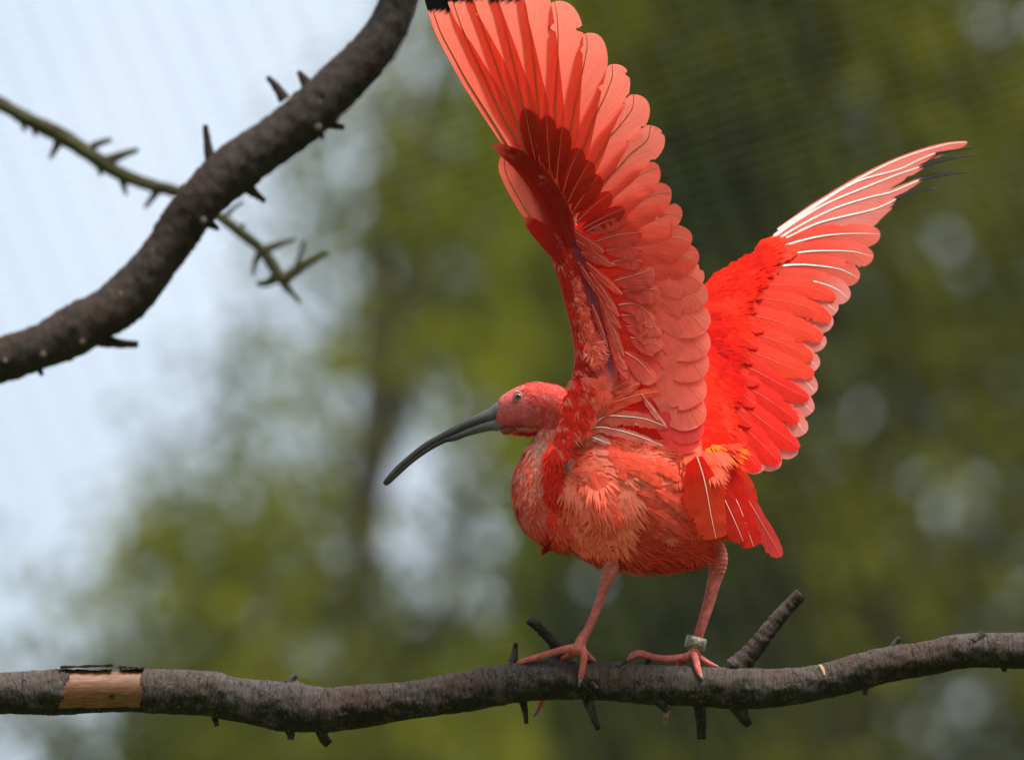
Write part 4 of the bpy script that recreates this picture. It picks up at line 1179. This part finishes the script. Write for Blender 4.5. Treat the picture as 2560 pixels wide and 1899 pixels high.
# short feathers of the leading edge and the wrist
def wing_pts(poly, n, lay):
    p = []
    P = np.array(poly, dtype=float)
    while len(p) < n:
        q = RNG.uniform(P.min(0), P.max(0))
        j = len(P) - 1; ins = False
        for i in range(len(P)):
            if (P[i, 1] > q[1]) != (P[j, 1] > q[1]) and q[0] < (P[j, 0]-P[i, 0])*(q[1]-P[i, 1])/(P[j, 1]-P[i, 1])+P[i, 0]: ins = not ins
            j = i
        if ins: p.append(q)
    p = np.array(p)
    return p
EDGE = [(1372,585),(1395,640),(1412,696),(1428,745),(1440,800),(1446,855),(1447,900),(1440,950),(1430,990),(1470,990),(1475,930),(1478,860),(1466,790),(1445,720),(1425,660),(1410,600),(1395,560)]
n = 520; pp = wing_pts(EDGE, n, 0)
p = np.column_stack([pp, d_near(pp[:, 0], pp[:, 1]) - 14])
q = np.tile([-0.25, 0, -0.97], (n, 1))
plumes('wing_plumage', wing_n, p, q, np.tile([0.25, 0.8, 0.0], (n, 1)) + RNG.normal(0, 0.25, (n, 3)), rnd(n, 22, 40), rnd(n, 8, 13), mixcol([(0.60,0.03,0.02),(0.50,0.02,0.015),(0.68,0.12,0.09)], n, [5,4,2]), nb=5, lift=0.08, curl=0.3)
LASH = [(1428,690),(1444,740),(1458,800),(1470,850),(1462,850),(1448,800),(1432,745),(1420,700)]
n = 130; pp = wing_pts(LASH, n, 0); pp[:, 0] += 8
p = np.column_stack([pp, d_near(pp[:, 0], pp[:, 1]) - 19])
plumes('wing_plumage', wing_n, p, np.tile([0, 0, -1.0], (n, 1)), np.tile([0.6, 0.7, 0.0], (n, 1)) + RNG.normal(0, 0.2, (n, 3)), rnd(n, 16, 26), rnd(n, 6, 9), mixcol([(0.86,0.15,0.10),(0.78,0.08,0.05)], n, [3,2]), nb=4, lift=0.15, curl=0.3)
ROOT = [(1428,950),(1465,945),(1470,1020),(1440,1080),(1400,1130),(1385,1130),(1405,1050)]
n = 210; pp = wing_pts(ROOT, n, 0)
p = np.column_stack([pp, d_near(pp[:, 0], pp[:, 1]) - 26])
plumes('wing_plumage', wing_n, p, np.tile([-0.2, 0, -1.0], (n, 1)), np.tile([0.1, 1, 0.0], (n, 1)) + RNG.normal(0, 0.25, (n, 3)), rnd(n, 26, 50), rnd(n, 8, 14), mixcol([(0.78,0.03,0.015),(0.66,0.03,0.02),(0.74,0.15,0.1)], n, [5,3,2]), nb=6, lift=0.1, curl=0.3)
PAT = [(1475,925),(1522,935),(1512,990),(1480,1050),(1455,1085),(1450,1040),(1465,980)]
n = 34; pp = wing_pts(PAT, n, 0)
p = np.column_stack([pp, d_near(pp[:, 0], pp[:, 1]) - 24])
plumes('wing_plumage', wing_n, p, np.tile([0, 0, -1.0], (n, 1)), np.tile([-0.35, 1, 0.0], (n, 1)) + RNG.normal(0, 0.2, (n, 3)), rnd(n, 30, 55), rnd(n, 12, 20), spatial(p, [(0.78,0.05,0.03),(0.84,0.09,0.055),(0.86,0.15,0.10)], 25), nb=9, lift=0.05, curl=0.3, full=0.72, loose=0.03, rnd_end=0.5)
TUFT = [(1460,850),(1490,850),(1500,900),(1470,920)]
n = 40; pp = wing_pts(TUFT, n, 0)
p = np.column_stack([pp, d_near(pp[:, 0], pp[:, 1]) - 22])
plumes('wing_plumage', wing_n, p, np.tile([0, 0, -1.0], (n, 1)), np.tile([0.8, 0.2, 0.0], (n, 1)) + RNG.normal(0, 0.4, (n, 3)), rnd(n, 26, 44), rnd(n, 8, 14), mixcol([(0.86,0.17,0.12),(0.76,0.09,0.06)], n, [3,2]), nb=6, lift=0.2, curl=0.3)
# scapulars with pale shafts over the flank
def d_side(x, y):
    return -118 + 0.04 * np.abs(x - 1560) + 0 * y
for pts, wl, wr, c, sh, fr in [
     ([(1470,1068),(1528,1012),(1586,989),(1652,978)],16,20,(0.84,0.10,0.05),M_SHAFT_PINK,0.30),
     ([(1478,1040),(1536,987),(1570,970),(1600,958)],14,18,(0.84,0.12,0.06),M_SHAFT_PINK,0.25),
     ([(1465,1090),(1508,1043),(1565,1041),(1617,1048),(1668,1068)],16,26,(0.76,0.15,0.10),M_SHAFT_PALE,0.55),
     ([(1455,1085),(1491,1068),(1545,1075),(1596,1090),(1658,1114)],9,17,(0.78,0.22,0.17),M_SHAFT_PALE,0.45),
     ([(1462,1088),(1482,1093),(1500,1100),(1526,1110)],14,8,(0.72,0.30,0.24),M_SHAFT_PALE,0.3),
     ([(1604,985),(1616,1002),(1640,1035),(1669,1070)],6,8,(0.80,0.28,0.22),M_SHAFT_PINK,0.1),
     ([(1490,1010),(1530,975),(1575,950)],14,18,(0.72,0.08,0.05),M_SHAFT_PINK,0.35)]:
    feather('scapular_feather', wing_n, pts, wl, wr, d_side, tilt=0.1, layer=-6, cfun=cgrad([(0, (0.78, 0.13, 0.05)), (0.4, c), (1, c)]), mat=M_COVERT, shaft=sh, sr=(1.4, 0.4), n=56, tip=0.4, fray=fr * 0.7, splits=5)

for pts in ([(1490,1030),(1560,1020),(1640,1030),(1690,1060)], [(1480,1060),(1550,1050),(1630,1065),(1690,1090)], [(1500,990),(1560,975),(1620,985),(1680,1020)]):
    feather('scapular_feather', wing_n, pts, 26, 34, d_side, tilt=0.1, layer=22, cfun=cgrad([(0, DEEP), (1, (0.70, 0.06, 0.04))]), mat=M_COVERT, shaft=M_SHAFT_RED, sr=(1.4, 0.5), n=24, tip=0.5, fray=0.15)

# ================================================================== far wing
def d_far(x, y):
    h = np.clip((1180 - y) / 830.0, -0.1, 1.1)
    return 95 + 330 * h + 120 * h * h + 0.10 * (x - 1750)
AF = [(1640,1090,30,26),(1680,1010,28,24),(1715,920,24,20),(1745,830,22,18),(1775,745,18,14),(1815,700,14,10),(1870,652,9,7),(1930,602,5,4)]
V, F = loft([(x, y, d_far(x, y) + 14, a, b) for x, y, a, b in AF], 20, 50)
wing_f = mesh_object('wing', W(V), F, [M_SKIN], bird, None, np.tile([0.6, 0.03, 0.02], (len(V), 1)))
tag(wing_f, 'raised wing turned to show its upper side with white shafts and black tips')
def far(name, pts, wl, wr, cf, layer=0, tilt=-0.13, **kw):
    kw.setdefault('shaft', M_SHAFT_PALE)
    return feather(name, wing_f, pts, wl, wr, d_far, tilt=tilt, layer=layer, cfun=cf, **kw)
COR2 = (0.88, 0.17, 0.12); COR2L = (0.90, 0.30, 0.26); RED2 = (0.86, 0.075, 0.03)
FP = [
 ([(1850,655),(1945,575),(2033,516),(2143,450),(2254,396),(2363,362),(2418,355)], [5,7,7,7,6,6,3], [8,20,26,28,26,26,10], None),
 ([(1850,660),(1935,590),(2023,527),(2140,456),(2250,423),(2298,400),(2345,382),(2445,367)], [5,8,9,9,8,5,2,1], [8,22,26,26,22,12,5,1.5], 2330),
 ([(1850,665),(1920,605),(1982,560),(2064,511),(2168,467),(2244,437),(2297,419),(2345,403),(2436,386)], [5,9,11,12,11,9,4,4,1.5], [8,24,30,32,30,24,7,4,1.5], 2298),
 ([(1850,670),(1925,612),(1999,565),(2086,522),(2173,494),(2228,481),(2268,464),(2310,447),(2365,436),(2418,430)], [6,10,14,16,14,11,8,5,5,1.5], [8,26,34,36,36,30,14,5,4,1.5], 2296),
 ([(1830,665),(1873,633),(1966,595),(2042,560),(2113,541),(2184,524),(2222,508),(2262,486),(2302,477),(2345,469)], [6,12,18,20,20,16,8,6,3,1], [8,26,38,42,46,44,22,6,3,1], 2232),
]
for pts, wl, wr, blk in FP:
    pts = pts[1:]
    if pts[0][0] < 1900: pts, wl, wr = pts[1:], wl[1:], wr[1:]
    cf = cgrad([(0, COR2), (0.35, (0.90, 0.27, 0.22)), (1, COR2)], jit=0.04)
    if blk: cf = with_black(cf, lambda x, y, t, u, q=blk: x - q)
    far('primary_feather', pts, wl, wr, cf, n=46, tip=0.96, sr=(3.4, 0.9), fray=0.10, splits=2, ripple=0.5, base_w=0.5)
FS = [
 ([(1880,641),(1940,622),(2001,603),(2059,590),(2113,585),(2162,584),(2201,585)],26,40),
 ([(1860,664),(1920,648),(1993,633),(2042,628),(2130,629),(2184,641)],26,44),
 ([(1780,700),(1880,675),(1969,664),(2021,663),(2102,674),(2148,696)],28,42),
 ([(1772,715),(1870,700),(1955,696),(2030,703),(2090,722),(2122,748)],28,42),
 ([(1765,735),(1860,722),(1936,726),(1999,735),(2056,752),(2092,780)],28,40),
 ([(1757,755),(1840,750),(1912,759),(1970,770),(2040,790),(2081,815)],28,42),
 ([(1750,775),(1830,778),(1905,795),(1960,808),(2020,834),(2063,864)],28,42),
 ([(1742,800),(1820,815),(1894,842),(1955,865),(2010,890),(2046,918)],28,44),
 ([(1735,830),(1810,852),(1880,880),(1950,915),(2005,946),(2039,980)],28,46),
 ([(1728,860),(1800,886),(1870,920),(1940,960),(1995,995),(2031,1030)],28,46),
 ([(1722,890),(1790,920),(1860,960),(1925,1000),(1980,1042),(2014,1082)],28,46),
 ([(1716,925),(1780,958),(1845,1000),(1905,1045),(1955,1092),(1988,1140)],28,46),
 ([(1710,960),(1770,995),(1830,1040),(1880,1085),(1920,1130),(1944,1172)],28,44),
 ([(1705,990),(1755,1030),(1800,1070),(1850,1115),(1890,1155),(1908,1176)],28,38),
]
for i, (pts, wl, wr) in enumerate(FS):
    pts = pts[1:] if i > 1 else pts
    tipc = COR2L if i >= 3 else COR2
    far('secondary_feather', pts, wl, wr, cgrad([(0, RED2), (0.6, (0.88, 0.10, 0.055)), (1, tipc)], jit=0.05), n=30, tip=0.72, sr=(4.6, 0.2), splits=4, ripple=1.0, square=1.3, fray=0.03)
# greater upper coverts
FG = [
 ([(1790,690),(1880,655),(1950,630),(1996,606)],12,16),([(1785,700),(1870,672),(1935,652),(1988,632)],14,18),
 ([(1780,712),(1860,690),(1920,676),(1962,668)],16,20),([(1775,728),(1850,708),(1905,700),(1948,697)],16,22),
 ([(1772,735),(1860,718),(1950,712),(2040,722),(2092,752)],24,34),([(1765,755),(1850,745),(1940,750),(2030,772),(2078,800)],24,34),
 ([(1755,780),(1840,782),(1930,800),(2010,825),(2062,848)],24,32),([(1748,805),(1830,818),(1910,842),(1985,870),(2042,895)],24,32),
 ([(1740,835),(1820,858),(1900,888),(1975,918),(2034,938)],24,34),([(1732,865),(1810,892),(1890,928),(1965,968),(2028,992)],24,36),
 ([(1726,900),(1800,932),(1875,972),(1945,1015),(2010,1052)],24,38),([(1720,935),(1785,968),(1850,1010),(1920,1062),(1994,1122)],24,40),
 ([(1714,970),(1775,1005),(1835,1050),(1895,1100),(1952,1158)],24,40),([(1712,1000),(1760,1040),(1810,1085),(1860,1130),(1905,1172)],26,36),
]
for i, (pts, wl, wr) in enumerate(FG):
    pts = pts[:-1] + [(pts[-1][0] + random.uniform(-14, 8), pts[-1][1] + random.uniform(-8, 8))]; wl += random.uniform(-3, 6); wr += random.uniform(-2, 8)
    c = ORANGE if i < 9 else SCARLET
    far('covert_feather', pts, wl, wr, cgrad([(0, SCARLET), (0.7, c), (1, c)], jit=0.08), layer=-9, mat=M_COVERT, shaft=M_SHAFT_RED, n=26, tip=0.6, sr=(1.2, 0.3), fray=0.10, splits=4, ripple=0.8)
# median upper coverts
FM = [
 ([(1780,700),(1850,672),(1905,650),(1960,640)],12,14),([(1775,712),(1840,690),(1895,676),(1945,684)],14,16),([(1770,730),(1835,712),(1890,704),(1938,712)],16,18),
 ([(1765,750),(1830,736),(1880,732),(1925,742)],16,20),([(1758,770),(1820,760),(1868,762),(1912,775)],18,22),([(1752,795),(1812,792),(1860,800),(1905,818)],20,24),
 ([(1746,820),(1806,826),(1855,840),(1902,862)],20,26),([(1740,850),(1800,862),(1850,882),(1898,908)],20,26),([(1734,885),(1795,905),(1848,930),(1900,962)],20,28),
 ([(1730,920),(1790,945),(1842,975),(1895,1012)],20,28),([(1724,955),(1780,985),(1830,1020),(1880,1062)],22,30),([(1718,990),(1770,1022),(1815,1062),(1855,1108)],22,30),
]
for i, (pts, wl, wr) in enumerate(FM):
    pts = pts[:-1] + [(pts[-1][0] + random.uniform(-18, 14), pts[-1][1] + random.uniform(-9, 9))]; wl += random.uniform(-3, 7); wr += random.uniform(-2, 9)
    far('covert_feather', pts, wl, wr, cgrad([(0, SCARLET), (1, (0.84, 0.035, 0.012))], jit=0.1), layer=-17, mat=M_COVERT, shaft=M_SHAFT_RED, n=22, tip=0.5, sr=(1.0, 0.3), fray=0.22, splits=4, ripple=0.8)
# lesser coverts: a mass of small scarlet plumes
LES = [(1757,722),(1785,697),(1830,672),(1880,640),(1935,598),(1935,606),(1900,645),(1870,690),(1845,735),(1825,790),(1815,850),(1810,920),(1800,990),(1790,1050),(1770,1110),(1740,1110),(1735,950),(1745,800)]
n = 330; pp = wing_pts(LES, n, 0)
src = np.array([1650.0, 840.0])
fl = np.column_stack([np.full(n, 1.0), np.clip((pp[:, 1] - 790) / 330.0, -0.55, 0.85), np.zeros(n)]) + RNG.normal(0, 0.09, (n, 3))
dist = np.clip((pp[:, 0] - 1740) / 160.0, 0, 1)
p = np.column_stack([pp, d_far(pp[:, 0], pp[:, 1]) - 24 - 12 * (1 - dist)])
plumes('wing_plumage', wing_f, p, np.tile([0, -0.2, -0.98], (n, 1)), fl, rnd(n, 46, 84), rnd(n, 20, 32), spatial(p, [(0.58,0.008,0.012),SCARLET,(0.90,0.065,0.028)], 26, 0.18), nb=13, lift=0.04, curl=0.2, tipspread=0.7, full=0.70, loose=0.03, rnd_end=0.45)

# ================================================================== tail
def d_tail(x, y): return -112 + 0.30 * np.clip(x - 1740, -60, 300) + 0 * y
for pts, wl, wr, c, lay, sh, tp in [
     ([(1790,1140),(1830,1175),(1862,1210),(1888,1262)],20,18,(0.78,0.07,0.03),26,M_SHAFT_PINK,0.5),
     ([(1800,1150),(1850,1215),(1900,1300),(1954,1390)],17,34,(0.88,0.08,0.07),14,M_SHAFT_PINK,0.72),
     ([(1780,1150),(1802,1186),(1829,1228),(1851,1272),(1868,1320),(1884,1366)],28,34,(0.87,0.04,0.025),6,M_SHAFT_PALE,0.86),
     ([(1765,1160),(1790,1205),(1815,1255),(1838,1305),(1858,1352)],26,30,(0.87,0.05,0.03),0,M_SHAFT_PALE,0.85),
     ([(1742,1140),(1758,1190),(1768,1235),(1778,1290),(1790,1346)],[14,26,46,40,36,28],[30,54,62,54,42,30],(0.90,0.085,0.030),-14,M_SHAFT_PALE,0.93)]:
    feather('tail_feather', bird, pts, wl, wr, d_tail, tilt=-0.08, layer=lay, cfun=cgrad([(0, SCARLET), (0.5, c), (1, c)], jit=0.03), mat=M_FEATHER, shaft=sh, sr=(1.7, 0.3), n=34, tip=tp, fray=0.07, splits=5, square=1.3)
